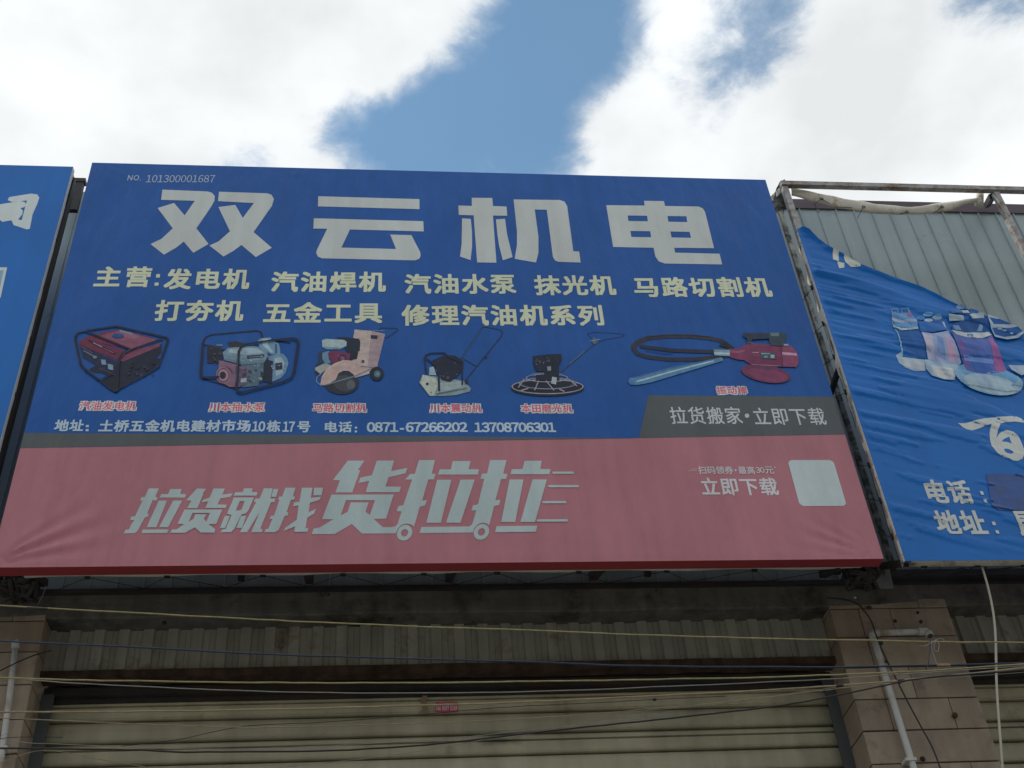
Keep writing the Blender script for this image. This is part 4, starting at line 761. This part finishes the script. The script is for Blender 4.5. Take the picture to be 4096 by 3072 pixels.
v, f = [], []; nu, nv = 330, 190
for i in range(nu + 1):
    x = RX0 + (RX1 - RX0) * (i / nu) ** 1.25; tz_ = topz(x)
    for j in range(nv + 1):
        z = RZ0 + (tz_ - RZ0) * j / nv; v.append((x, YR + disp_r(x, z), z))
for i in range(nu):
    for j in range(nv): k = i * (nv + 1) + j; f.append((k, k + nv + 1, k + nv + 2, k + 1))
mesh('cloth', v, f, M_blue2, rs, True)
def drape(P, name, label):
    bm = bmesh.new(); cl = bm.verts.layers.float_color.new('Col')
    bv = [bm.verts.new(p) for p in P.v]
    for b, c in zip(bv, P.c): b[cl] = (*c, 1)
    for q in P.f:
        try: bm.faces.new([bv[i] for i in q])
        except ValueError: pass
    bmesh.ops.triangulate(bm, faces=bm.faces[:])
    for _ in range(6):
        es = [e_ for e_ in bm.edges if e_.calc_length() > .014]
        if not es: break
        bmesh.ops.subdivide_edges(bm, edges=es, cuts=1); bmesh.ops.triangulate(bm, faces=[q for q in bm.faces if len(q.verts) > 3])
    if name == 'printed_picture':
        for b in bm.verts:
            c = b[cl]; x_, z_ = b.co.x, b.co.z; g_ = 1 + .3 * noise.noise((x_ * 26 + z_ * 6, 1, z_ * 7)) + .1 * noise.noise((x_ * 60, 4, z_ * 20)); t_ = .22 + .2 * noise.noise((x_ * 18, 8, z_ * 12))
            b[cl] = (*[max(.004, min(.8, c[i] * g_ * (1 - t_) + BLUE2[i] * t_)) for i in range(3)], 1)
    bmesh.ops.delete(bm, geom=[q for q in bm.faces if all(vv.co.z > topz(vv.co.x) for vv in q.verts)], context='FACES')
    for b in bm.verts:
        t = topz(b.co.x)
        if b.co.z > t: b.co.z = t
        b.co.y += disp_r(b.co.x, b.co.z)
    me = bpy.data.meshes.new(name); bm.to_mesh(me); bm.free()
    o = link(name, me, M_print, rs, True); o['label'] = label; return o
P = Print(YR, .0002); P.z0 = .0015
for q in ([(667, 795), (712, 812), (718, 897), (670, 882)], [(705, 898), (762, 912), (762, 948), (720, 953)], [(755, 845), (810, 878), (888, 935), (888, 948), (815, 943), (800, 930), (770, 905), (762, 880)]): P.poly('c4', A(165, 168, 160), q)
drape(P, 'lettering', 'remains of a white character at the torn edge')
P = Print(YR, .00025); P.z0 = .0018
def it(t, c, *a):
    if t == 'p': P.poly('c8', A(*c), a[0])
    elif t == 'l': P.line('c8', A(*c), a[0], a[1])
    else: P.ell('c8', A(*c), *a)
it('p', (150, 168, 176), [(945, 545), (1005, 510), (1010, 560), (1120, 575), (1235, 590), (1240, 700), (1130, 700), (1040, 665), (980, 620)]); it('p', (172, 172, 168), [(1015, 580), (1100, 600), (1225, 615), (1235, 690), (1110, 685), (1030, 650)])
it('p', (30, 72, 128), [(905, 225), (1155, 225), (1180, 330), (1220, 420), (1248, 570), (1120, 575), (1010, 555), (975, 400), (940, 310)]); it('l', (120, 160, 190), 12, [(905, 215), (950, 310), (990, 420), (1010, 550)])
it('p', (90, 130, 170), [(893, 90), (965, 85), (972, 140), (1000, 130), (1000, 85), (1068, 82), (1090, 130), (1150, 200), (1160, 300), (1080, 300), (950, 280), (905, 200)]); it('p', (150, 160, 165), [(905, 180), (1000, 205), (1145, 200), (1150, 225), (1000, 232), (910, 205)]); it('p', (30, 66, 116), [(900, 100), (955, 98), (960, 130), (915, 135)]); it('p', (36, 74, 126), [(1005, 90), (1060, 90), (1070, 125), (1010, 130)]); it('p', (130, 84, 120), [(1045, 125), (1090, 130), (1112, 170), (1060, 172)]); it('p', (160, 170, 172), [(912, 252), (1000, 292), (1158, 285), (1160, 300), (1000, 312), (920, 275)])
it('p', (145, 165, 178), [(1232, 590), (1590, 620), (1540, 690), (1520, 797), (1420, 790), (1300, 750), (1240, 680)]); it('p', (176, 176, 172), [(1290, 650), (1500, 680), (1510, 790), (1420, 785), (1310, 735)])
it('p', (140, 150, 176), [(1188, 330), (1300, 350), (1455, 322), (1520, 440), (1560, 540), (1592, 625), (1400, 640), (1262, 590), (1230, 450)]); it('p', (172, 164, 176), [(1200, 345), (1290, 358), (1330, 600), (1270, 585), (1235, 450)]); it('p', (172, 140, 160), [(1420, 380), (1480, 400), (1560, 600), (1470, 610)]); it('p', (112, 132, 172), [(1340, 370), (1400, 400), (1440, 600), (1350, 560)])
it('p', (34, 84, 146), [(1160, 228), (1260, 222), (1400, 225), (1428, 260), (1450, 312), (1300, 335), (1180, 325)]); it('e', (90, 140, 180), 1258, 152, 50, 18); it('e', (60, 112, 160), 1185, 185, 46, 22); it('e', (110, 140, 160), 1350, 180, 48, 24); it('e', (150, 165, 170), 1265, 208, 44, 16); it('e', (30, 76, 136), 1355, 215, 46, 14); it('p', (150, 160, 162), [(1395, 222), (1420, 225), (1440, 290), (1418, 270)])
it('e', (128, 156, 172), 1855, 790, 345, 142, 14); it('e', (96, 140, 172), 1850, 745, 300, 92, 12); it('e', (150, 168, 176), 1880, 845, 280, 84, 12)
it('p', (72, 84, 140), [(1480, 325), (1560, 375), (1700, 400), (1840, 385), (1890, 350), (1940, 470), (1980, 600), (2035, 700), (1930, 740), (1760, 740), (1640, 705), (1560, 520)]); it('p', (146, 74, 120), [(1860, 400), (1895, 375), (1960, 540), (2032, 700), (1935, 735), (1905, 600)]); it('p', (100, 70, 130), [(1540, 420), (1600, 440), (1680, 700), (1640, 690)]); it('p', (44, 76, 140), [(1650, 560), (1860, 560), (1890, 730), (1720, 720)]); it('p', (104, 124, 176), [(1600, 560), (1900, 600), (1910, 640), (1620, 610)])
it('p', (168, 170, 166), [(1480, 318), (1600, 335), (1860, 325), (1888, 352), (1800, 388), (1640, 392), (1530, 362)]); it('p', (60, 100, 150), [(1640, 350), (1700, 350), (1700, 382), (1640, 382)]); it('p', (24, 56, 102), [(1600, 215), (1810, 200), (1830, 260), (1825, 330), (1640, 330), (1500, 315), (1490, 250)]); it('p', (96, 128, 160), [(1500, 260), (1560, 262), (1590, 310), (1530, 308)]); it('p', (110, 136, 160), [(1770, 250), (1800, 270), (1790, 320), (1740, 318)])
it('p', (150, 160, 160), [(1455, 158), (1600, 178), (1612, 215), (1470, 218)]); it('p', (150, 160, 160), [(1660, 165), (1700, 150), (1800, 148), (1805, 200), (1690, 208)]); it('p', (50, 92, 142), [(1475, 108), (1575, 100), (1578, 150), (1485, 155)]); it('p', (44, 84, 136), [(1662, 110), (1745, 115), (1748, 155), (1668, 152)]); it('e', (104, 130, 156), 1582, 84, 48, 20); it('p', (166, 170, 160), [(1570, 118), (1650, 118), (1668, 150), (1600, 152)])
it('p', (150, 162, 164), [(1835, 165), (1960, 195), (2080, 240), (2190, 300), (2205, 345), (2150, 388), (2040, 402), (1920, 375), (1880, 300)]); it('p', (26, 66, 122), [(1850, 190), (1950, 215), (2060, 262), (2100, 268), (1900, 262)]); it('p', (22, 60, 114), [(1885, 290), (2040, 300), (2130, 290), (2185, 335), (2110, 370), (2010, 378), (1920, 355)]); it('p', (160, 172, 178), [(2050, 655), (2300, 665), (2300, 700), (2180, 760), (2080, 700)])
drape(P, 'printed_picture', 'faded picture of four hole saws')
P = Print(YR); P.poly('e8', A(162, 166, 164), [(768, 138), (810, 145), (870, 142), (1020, 105), (1200, 70), (1400, 62), (1540, 52), (1600, 75), (1646, 115), (1640, 145), (1520, 130), (1390, 135), (1335, 148), (1300, 230), (1278, 345), (1310, 290), (1350, 255), (1420, 242), (1500, 265), (1580, 330), (1620, 420), (1646, 490), (1646, 560), (1620, 620), (1560, 650), (1500, 645), (1430, 608), (1370, 598), (1290, 545), (1220, 460), (1195, 370), (1188, 270), (1210, 160), (1120, 180), (1030, 220), (960, 238), (900, 232), (830, 195)],
    [[(1348, 385), (1380, 352), (1448, 322), (1483, 415), (1420, 392)], [(1372, 500), (1400, 480), (1440, 487), (1500, 530), (1500, 550), (1460, 558), (1400, 540)]])
drape(P, 'lettering', 'large white brush-written character')
P = Print(YR, .00008); c_ = A(162, 166, 164)
P.text('电话', 'e8', (345, 935, 900, 1212), c_, bold=.03, sp=1.12); P.text('地址', 'e8', (460, 1125, 1300, 1622), c_, bold=.03, sp=1.12); P.text('昆', 'e8', (1545, 1870, 1312, 1640), c_, bold=.03)
for q in ([(1055, 1050), (1095, 1050), (1112, 1095), (1075, 1098)], [(1100, 1158), (1140, 1158), (1158, 1202), (1115, 1202)], [(1212, 1455), (1255, 1455), (1272, 1500), (1232, 1503)], [(1260, 1568), (1300, 1568), (1318, 1612), (1275, 1612)]): P.poly('e8', c_, q)
drape(P, 'lettering', 'white text lines near the bottom')
M_patch = mat('patch_film', A(8, 56, 112), rough=.3, spec=.6, var=.2, vscale=8, stain=A(40, 50, 66), stain_amt=.38, stain_scale=9, bump=.3, bscale=20)
P = Print(YR, .0003); P.z0 = .003
pa, pb = at('e8', 1140, 820, YR), at('e8', 1220, 1300, YR)
P.rawpoly([(pa.x, pa.z), (pa.x + .6, pa.z - .005), (pa.x + .6, pb.z), (pb.x + .03, pb.z), (pb.x + .005, pb.z + .02)], (.1, .1, .1)); o = drape(P, 'patch', 'dark film patch over the telephone number'); o.data.materials[0] = M_patch
# cream hem folded back along the left edge and the foot, laced to the rear post
v, f = [], []; nz = 150
for i in range(nz + 1):
    z = RZ0 + (top[0][1] - .02 - RZ0) * i / nz
    ph = (z - RZ0) / .235; sc_l = abs(math.sin(ph * math.pi)); wgt = min(1, max(.35, (z - 4.9) / .8))
    y1 = YR + .045 + .030 * (1 - sc_l) * wgt + .022 * wgt * noise.noise((0, 2, z * 11))
    xx = RX0 + .004 + .016 * wgt * noise.noise((1, 0, z * 9))
    v += [(RX0, YR, z), (RX0 - .004, YR + .012, z), (xx - .006 * wgt * noise.noise((3, 1, z * 21)), YR + .032, z), (xx, y1, z)]
for i in range(nz):
    for j in range(3): k = i * 4 + j; f.append((k, k + 4, k + 5, k + 1))
mesh('hem', v, f, M_cream, rs, True)
v, f = [], []
for i in range(121):
    x = RX0 + .03 + (RX1 - RX0 - .05) * i / 120
    v += [(x, YR + .001, RZ0), (x, YR + .045, RZ0 - .002), (x, YR + .058 - .008 * abs(math.sin(i * .3)), RZ0 + .006)]
for i in range(120):
    for j in range(2): k = i * 3 + j; f.append((k, k + 3, k + 4, k + 1))
mesh('hem', v, f, M_cream, rs, True)
m_ = MB(); zs = [at('d4', a, b, 4.5).z for a, b in ((970, 865), (850, 505), (740, 155))] + [at('c8', a, b, 4.5).z for a, b in ((515, 915), (400, 570), (290, 240))] + [at('c4', 525, 1115, 4.5).z]
for i, z in enumerate(zs):
    y_ = YR + .05
    m_.tube([(RX0 + .0, y_, z), (2.50, 4.93, z + .32)], .0016, 5); m_.tube([(RX0 + .0, y_, z), (RX0 + .012, y_ + .03, z - .2)], .0014, 5)
m_.build('lacing_cord', M_rope, rs)
for z in zs: MB().tube([(RX0 - .001, YR + .045, z - .014), (RX0 - .001, YR + .047, z + .014)], .007, 6).build('knot', M_rope, rs)
m_ = MB(); bxs = [at('d4', a, b, 4.5).x for a, b in ((1205, 1110), (1730, 1110), (2190, 1115))] + [4.6, 5.0, 5.4, 5.8]
for a, b in zip(bxs, bxs[1:]):
    m_.tube([(a, YR + .05, RZ0 - .002), ((a + b) / 2, 4.92, 4.585)], .0016, 5); m_.tube([(b, YR + .05, RZ0 - .002), ((a + b) / 2, 4.92, 4.585)], .0016, 5)
m_.build('lacing_cord', M_rope, rs)
for a in bxs: MB().tube([(a - .013, YR + .045, RZ0 - .003), (a + .013, YR + .045, RZ0 - .003)], .0065, 6).build('knot', M_rope, rs)
# loose strip of the torn-off edge, sagging across the frame
tp = [(318, 300), (400, 318), (560, 350), (700, 382), (900, 412), (1050, 436), (1290, 460), (1500, 432), (1700, 402), (1830, 388), (1850, 383)]
bt_ = [(335, 370), (400, 385), (500, 412), (640, 452), (800, 482), (1000, 512), (1270, 520), (1420, 516), (1600, 492), (1780, 432), (1860, 425)]
A1 = catmull([at('c4', a, b, 4.52) for a, b in tp], 8); B1 = catmull([at('c4', a, b, 4.52) for a, b in bt_], 8)
v, f = [], []
for i, (a, b) in enumerate(zip(A1, B1)):
    for j in range(7):
        t = j / 6; p = a.lerp(b, t); p = p + Vector((0, -.022 * math.sin(math.pi * t) - .008 * noise.noise((p.x * 8, t * 2, 0)), .004 * noise.noise((p.x * 14, t, 3)) * (1 if j in (0, 6) else 0)))
        v.append(p)
for i in range(len(A1) - 1):
    for j in range(6): k = i * 7 + j; f.append((k, k + 1, k + 8, k + 7))
strip = mesh('vinyl_strip', v, f, M_cream, None, True); tag(strip, 'torn cream strip of vinyl sagging below the bare top bar of the right frame', 'vinyl strip')
mod = strip.modifiers.new('t', 'SOLIDIFY'); mod.thickness = .003
MB().tube([at('c4', 1850, 445, 4.53), at('c4', 1858, 335, 4.53)], [.028, .022], 8).build('rolled_end', M_cream, strip, True)
m_ = MB()
for a, b, c, d in ((578, 395, 520, 440), (520, 440, 560, 510), (915, 460, 865, 555), (1268, 500, 1210, 520), (1550, 460, 1480, 515), (578, 395, 690, 460), (690, 460, 915, 470)): m_.tube([at('c4', a, b, 4.50), at('c4', c, d, 4.52)], .0016, 5)
m_.build('cord', M_rope, strip)
for a, b in ((578, 395), (918, 458), (1268, 500), (1550, 458)): 
    p = at('c4', a, b, 4.492); bm = bmesh.new(); 
    MB().tube([p + Vector((.009 * math.cos(t), 0, .009 * math.sin(t))) for t in [i * math.pi / 5 for i in range(11)]], .0028, 5).build('eyelet', M_dark, strip)
# ragged wad of cloth at the corner of the frame
v, f = [], []
ca = catmull([at('c4', a, b, 4.56 + i * .05) for i, (a, b) in enumerate(((248, 255), (212, 300), (196, 360), (184, 430), (205, 520)))], 6); cb = catmull([at('c4', a, b, 4.56 + i * .05) for i, (a, b) in enumerate(((290, 300), (280, 350), (278, 400), (292, 450), (270, 520)))], 6)
for i, (a, b) in enumerate(zip(ca, cb)):
    for j in range(9):
        t = j / 8; p = a.lerp(b, t); nn = noise.noise(p * 26); v.append(p + Vector((.012 * nn, -.03 * math.sin(math.pi * t) + .022 * noise.noise(p * 40), .012 * noise.noise(p * 33 + Vector((5, 1, 1))))))
for i in range(len(ca) - 1):
    for j in range(8): k = i * 9 + j; f.append((k, k + 1, k + 10, k + 9))
tag(mesh('cloth_scrap', v, f, M_mold, None, True), 'ragged mouldy scrap of cloth bunched at the upper left corner of the right frame', 'cloth scrap')
# pale board closing the foot of the gap between the signs
pts = [at('d4', a, b, 4.90) for a, b in ((862, 1075), (925, 1355), (672, 1355), (735, 1230), (785, 1150))]
m_ = MB(); n = len(pts); back = [p + Vector((0, .012, 0)) for p in pts]; m_.poly(pts); m_.poly(back[::-1])
for i in range(n): m_.poly([pts[i], back[i], back[(i + 1) % n], pts[(i + 1) % n]])
tag(m_.build('board', mat('pale_board', (.22, .22, .205), rough=.8, var=.2)), 'pale triangular board below the gap between the middle and right signs', 'board')
# dark bundle of cables and brackets at both lower corners of the main sign
for (fr0, x_, y_, lab) in (('p', 3455, 2300, 'dark tangle of cables under the lower right corner of the middle sign'), ('p', 70, 2340, 'dark tangle of cables under the lower left corner of the middle sign')):
    m_ = MB(); rg = random.Random(int(x_)); c0 = at(fr0, x_, y_, 4.80)
    for _ in range(26):
        p = [c0 + Vector((rg.uniform(-.09, .09), rg.uniform(-.08, .1), rg.uniform(-.035, .05))) for _ in range(4)]
        m_.tube(catmull(p, 4), rg.uniform(.006, .013), 6)
    m_.box(c0.x - .05, c0.x + .05, 4.78, 4.9, c0.z - .02, c0.z + .045)
    tag(m_.build('cable_tangle', M_dark, None, True), lab, 'cable tangle')

# ------------------------------------------------------------------ pipes and cables
def pipe(fr, pts, Y, r, name, lab, cat, m, elbows=(), open_end=False, bracket=None):
    t = thing(name, lab, cat, tuple(at(fr, *pts[-1], Y)))
    P_ = [at(fr, a, b, Y) for a, b in pts]
    for a, b in zip(P_, P_[1:]): MB().tube([a, b], r, 14).build('pipe', m, t, True)
    return t, P_
YP = 4.955
t = thing('drain_pipe', 'white plastic conduit with a bent top arm on the tiled pillar', 'pipe', tuple(at('d8', 1175, 1659, YP)))
base = [at('d8', 845, 540, YP), at('d8', 940, 930, YP), at('d8', 1085, 1340, YP), at('d8', 1180, 1750, YP)]
x_ = base[0].x; base = [Vector((x_ + (i * .004), YP, p.z)) for i, p in enumerate(base)] + [Vector((x_ + .02, YP, 2.6))]
MB().tube(base, .0155, 14).build('pipe', M_pvc, t, True)
ha, hb = at('d8', 862, 500, YP), at('d8', 1262, 478, YP)
MB().tube([Vector((x_ + .02, YP, ha.z)), Vector((hb.x, YP, ha.z + .004))], .0145, 14).build('pipe', M_pvc, t, True)
MB().tube(catmull([Vector((x_, YP, base[0].z - .02)), Vector((x_, YP, ha.z - .012)), Vector((x_ + .008, YP, ha.z)), Vector((x_ + .035, YP, ha.z + .001))], 5), .0185, 14).build('elbow', M_pvc, t, True)
MB().tube(catmull([Vector((hb.x - .02, YP, ha.z + .004)), Vector((hb.x + .012, YP - .002, ha.z + .003)), Vector((hb.x + .022, YP - .010, ha.z - .008)), Vector((hb.x + .024, YP - .016, ha.z - .028))], 5), .0185, 14).build('elbow', M_pvc, t, True)
MB().tube([Vector((hb.x + .024, YP - .0165, ha.z - .0285)), Vector((hb.x + .024, YP - .017, ha.z - .030))], .0145, 12).build('pipe_mouth', M_rust, t)
MB().box(x_ - .022, x_ + .03, YP - .019, YP + .04, 3.645, 3.66, bev=.002).build('clip', M_pvc, t)
t = thing('drain_pipe', 'white plastic conduit with an open top on the left tiled pillar', 'pipe', tuple(at('d5', 0, 1550, YP)))
a, b = at('d5', 125, 575, YP), at('d5', 5, 1500, YP)
MB().tube([Vector((a.x, YP, a.z)), Vector(((a.x + b.x) / 2 + .002, YP, (a.z + b.z) / 2)), Vector((b.x, YP, b.z)), Vector((b.x, YP, 2.6))], .0135, 12).build('pipe', M_pvc, t, True)
MB().tube([Vector((a.x, YP, a.z - .01)), Vector((a.x - .001, YP - .004, a.z + .012)), Vector((a.x - .006, YP - .014, a.z + .022))], .0175, 12).build('elbow', M_pvc, t, True)
MB().box(b.x - .02, b.x + .02, YP - .018, YP + .04, b.z + .05, b.z + .063, bev=.002).build('clip', M_pvc, t)

GW = 'wires strung across the shopfront'
def cable(pts, Y, r, m, label, group=GW, ext=True, fr='p', name='overhead_cable', cat='cable', parts=(), n=8):
    P_ = [at(fr, a, b, Y) for a, b in pts]
    if ext:
        d0 = (P_[0] - P_[1]).normalized(); d1 = (P_[-1] - P_[-2]).normalized()
        P_ = [P_[0] + d0 * 1.4] + P_ + [P_[-1] + d1 * 1.4]
    C = catmull(P_, n)
    C = [p + Vector((0, .004 * noise.noise(p * 3), .0018 * noise.noise(p * 14 + Vector((Y * 50, 0, 0))))) for p in C]
    o = MB().tube(C, r, 6).build(name, m, None, True); tag(o, label, cat, group)
    for (fx0, fy0, fx1, fy1, rr, mm, nm) in parts: MB().tube([at(fr, fx0, fy0, Y), at(fr, fx1, fy1, Y)], rr, 8).build(nm, mm, o, True)
    return o
cable([(0, 2421), (550, 2453), (1100, 2480), (1650, 2505), (2200, 2524), (2750, 2545), (3300, 2559), (4096, 2570)], 4.0, .0027, M_yel, 'uppermost yellow wire, sloping down from the left pillar over the dark beam', parts=[(108, 2432, 188, 2436, .0055, M_blk, 'splice_tape'), (3820, 2569, 3880, 2571, .004, M_tan, 'splice_tape')])
cable([(0, 2562), (400, 2582), (1100, 2617), (2200, 2651), (2600, 2664), (3300, 2668), (3650, 2662), (4096, 2653)], 4.05, .0034, M_blue, 'thick dark blue cable crossing the corrugated fascia', parts=[(3748, 2660, 3800, 2660, .0055, M_tan, 'splice_tape')])
cable([(0, 2711), (400, 2722), (1100, 2731), (1650, 2731), (2200, 2725), (2750, 2715), (3100, 2707), (3603, 2688), (4096, 2657)], 4.02, .0029, M_yel, 'yellow wire running level just above the top of the middle shutter', parts=[(3592, 2689, 3615, 2688, .005, M_tan, 'splice_tape')])
cable([(0, 2708), (150, 2722), (500, 2743), (1100, 2767), (1650, 2772), (2200, 2764), (2750, 2742), (3300, 2717), (3620, 2695), (4096, 2664)], 4.10, .0019, M_gry, 'thin grey wire sagging close below the level yellow wire')
cable([(0, 2849), (300, 2847), (600, 2845), (1100, 2838), (1650, 2822), (2200, 2803), (2750, 2777), (3100, 2758), (3360, 2742), (3600, 2722), (4096, 2672)], 3.95, .0032, M_tan, 'thick tan wire rising to the right over the second slat, taped at the pillar', parts=[(3345, 2743, 3372, 2741, .0065, M_blk, 'splice_tape'), (3590, 2724, 3616, 2722, .0065, M_blk, 'splice_tape')])
cable([(0, 2872), (100, 2876), (500, 2893), (900, 2909), (1100, 2909), (1650, 2894), (2200, 2868), (2750, 2823), (3100, 2785), (3300, 2760), (3500, 2738), (4096, 2668)], 4.08, .0017, M_tan, 'thin tan wire meeting the thick tan wire near the right pillar')
cable([(0, 2993), (450, 2998), (560, 2999), (700, 3007), (1100, 3006), (1400, 2999), (1700, 2980), (2200, 2923), (2750, 2865), (3100, 2824), (3300, 2790), (3500, 2750), (3700, 2712), (4096, 2680)], 3.92, .0031, M_blk, 'black cable, lowest of the heavy wires, rising to the right pillar')
cable([(0, 2956), (120, 2972), (300, 2978), (560, 2990), (800, 2997), (1100, 2993), (1700, 2960), (2200, 2912), (2700, 2862)], 4.12, .0011, M_gry, 'hair-thin grey wire just above the black cable', ext=False)
cable([(0, 3052), (180, 3001), (420, 3041), (600, 3072), (800, 3110)], 4.14, .0011, M_tan, 'hair-thin tan wire dropping out of the frame at the lower left', ext=False)
cable([(480, 2985), (700, 2960), (900, 2918), (1050, 2899), (1300, 2889), (1700, 2857), (2000, 2830), (2450, 2808), (2620, 2798), (2900, 2785)], 4.16, .0013, M_blk, 'thin black wire weaving between the tan wires on the shutter', ext=False, parts=[(2612, 2799, 2624, 2797, .006, M_blk, 'knot')])
cable([(1100, 3072), (1500, 3030), (1800, 2985), (1960, 2955), (2100, 2940), (2400, 2880), (2700, 2856)], 4.18, .0010, M_gry, 'faint thin wire rising from the bottom edge at mid-shutter', ext=False)
cable([(-60, 2712), (0, 2683), (110, 2632), (184, 2608), (205, 2602)], 4.93, .0030, M_blk, 'short black cable rising across the left tiled pillar', None, ext=False)
cable([(440, 195), (600, 212), (710, 248), (770, 310), (830, 400), (870, 520), (950, 712), (1045, 905), (1150, 1110), (1260, 1312), (1350, 1480), (1425, 1680), (1480, 1900)], 4.90, .0042, M_blk, 'black cable curving down the tiled pillar across the white conduit', None, ext=False, fr='d8', parts=[(895, 580, 925, 590, .009, M_blk, 'cable_clip'), (945, 735, 965, 745, .008, M_blk, 'cable_clip'), (1065, 905, 1085, 925, .010, M_blk, 'cable_clip')])
cable([(1780, -60), (1822, 80), (1860, 240), (1885, 400), (1898, 600), (1905, 900), (1918, 1150), (1935, 1400), (1955, 1659), (1975, 1850)], 4.5, .0056, M_wht, 'pale white cable hanging in front of the right-hand shutter', None, ext=False, fr='d8')
cable([(1335, 545), (1336, 620), (1325, 700), (1318, 770), (1300, 800), (1305, 812)], 3.99, .0022, M_blue, 'short blue tie wire knotted between yellow wire and blue cable, on the pillar', None, ext=False, fr='d8', name='tie_wire', cat='wire')
cable([(1245, 605), (1290, 608), (1350, 575), (1400, 548), (1440, 548), (1468, 575)], 3.985, .0013, M_gry, 'thin loose wire curling over the yellow wire beside the pipe elbow', None, ext=False, fr='d8', name='tie_wire', cat='wire')
cable([(1385, 560), (1368, 610), (1378, 655), (1400, 655), (1412, 610), (1395, 560), (1345, 600), (1370, 700), (1392, 765)], 3.985, .0013, M_gry, 'thin wire hanging in a loop below the yellow wire on the pillar', None, ext=False, fr='d8', name='tie_wire', cat='wire')

cable([(0, 2946), (40, 2925), (62, 2890), (66, 2878)], 4.3, .0010, M_gry, 'hair-thin wire looping up beside the left conduit', None, ext=False)
cable([(185, 2345), (170, 2385), (150, 2420)], 4.2, .0018, M_blk, 'short black wire dropping to the taped splice of the top yellow wire', None, ext=False)
cable([(0, 2954), (120, 2948), (250, 2950)], 4.3, .0012, M_blk, 'short thin black wire at the left edge, level with the conduit', None, ext=False)
cable([(1980, 2545), (1985, 2570), (1983, 2600)], 4.6, .0009, M_gry, 'loose pale thread hanging over the corrugated fascia', None, ext=False) if False else None
cable([(2300, 2870), (2600, 2842), (2900, 2812), (3200, 2768), (3500, 2734), (4096, 2690)], 4.09, .0010, M_gry, 'hair-thin grey wire fanning into the bundle right of the pillar', ext=False)

# advert sticker on the shutter
st = thing('sticker', 'small red advertising sticker with a white phone number on the shutter', 'sticker', tuple(at('d6', 1380, 1060, 5.236)))
P = Print(5.236, .0001); P.poly('d6', A(150, 50, 80), [(1290, 1025), (1472, 1025), (1472, 1104), (1290, 1104)]); P.build('sheet', st)
P = Print(5.2345, .0001); P.text('166 0697 0769', 'd6', (1296, 1466, 1052, 1092), A(185, 150, 160), bold=.03, sp=1.0); P.build('lettering', st)
v = [at('d6', a, b, 5.236) for a, b in ((1190, 955), (1232, 952), (1215, 1000), (1228, 1060), (1238, 1112), (1145, 1108), (1190, 1085), (1172, 1010))]
tag(MB().poly(v).build('tape_scrap', mat('brown_tape', (.26, .2, .12), rough=.6, var=.3)), 'scrap of brown tape stuck on the shutter left of the red sticker', 'tape')
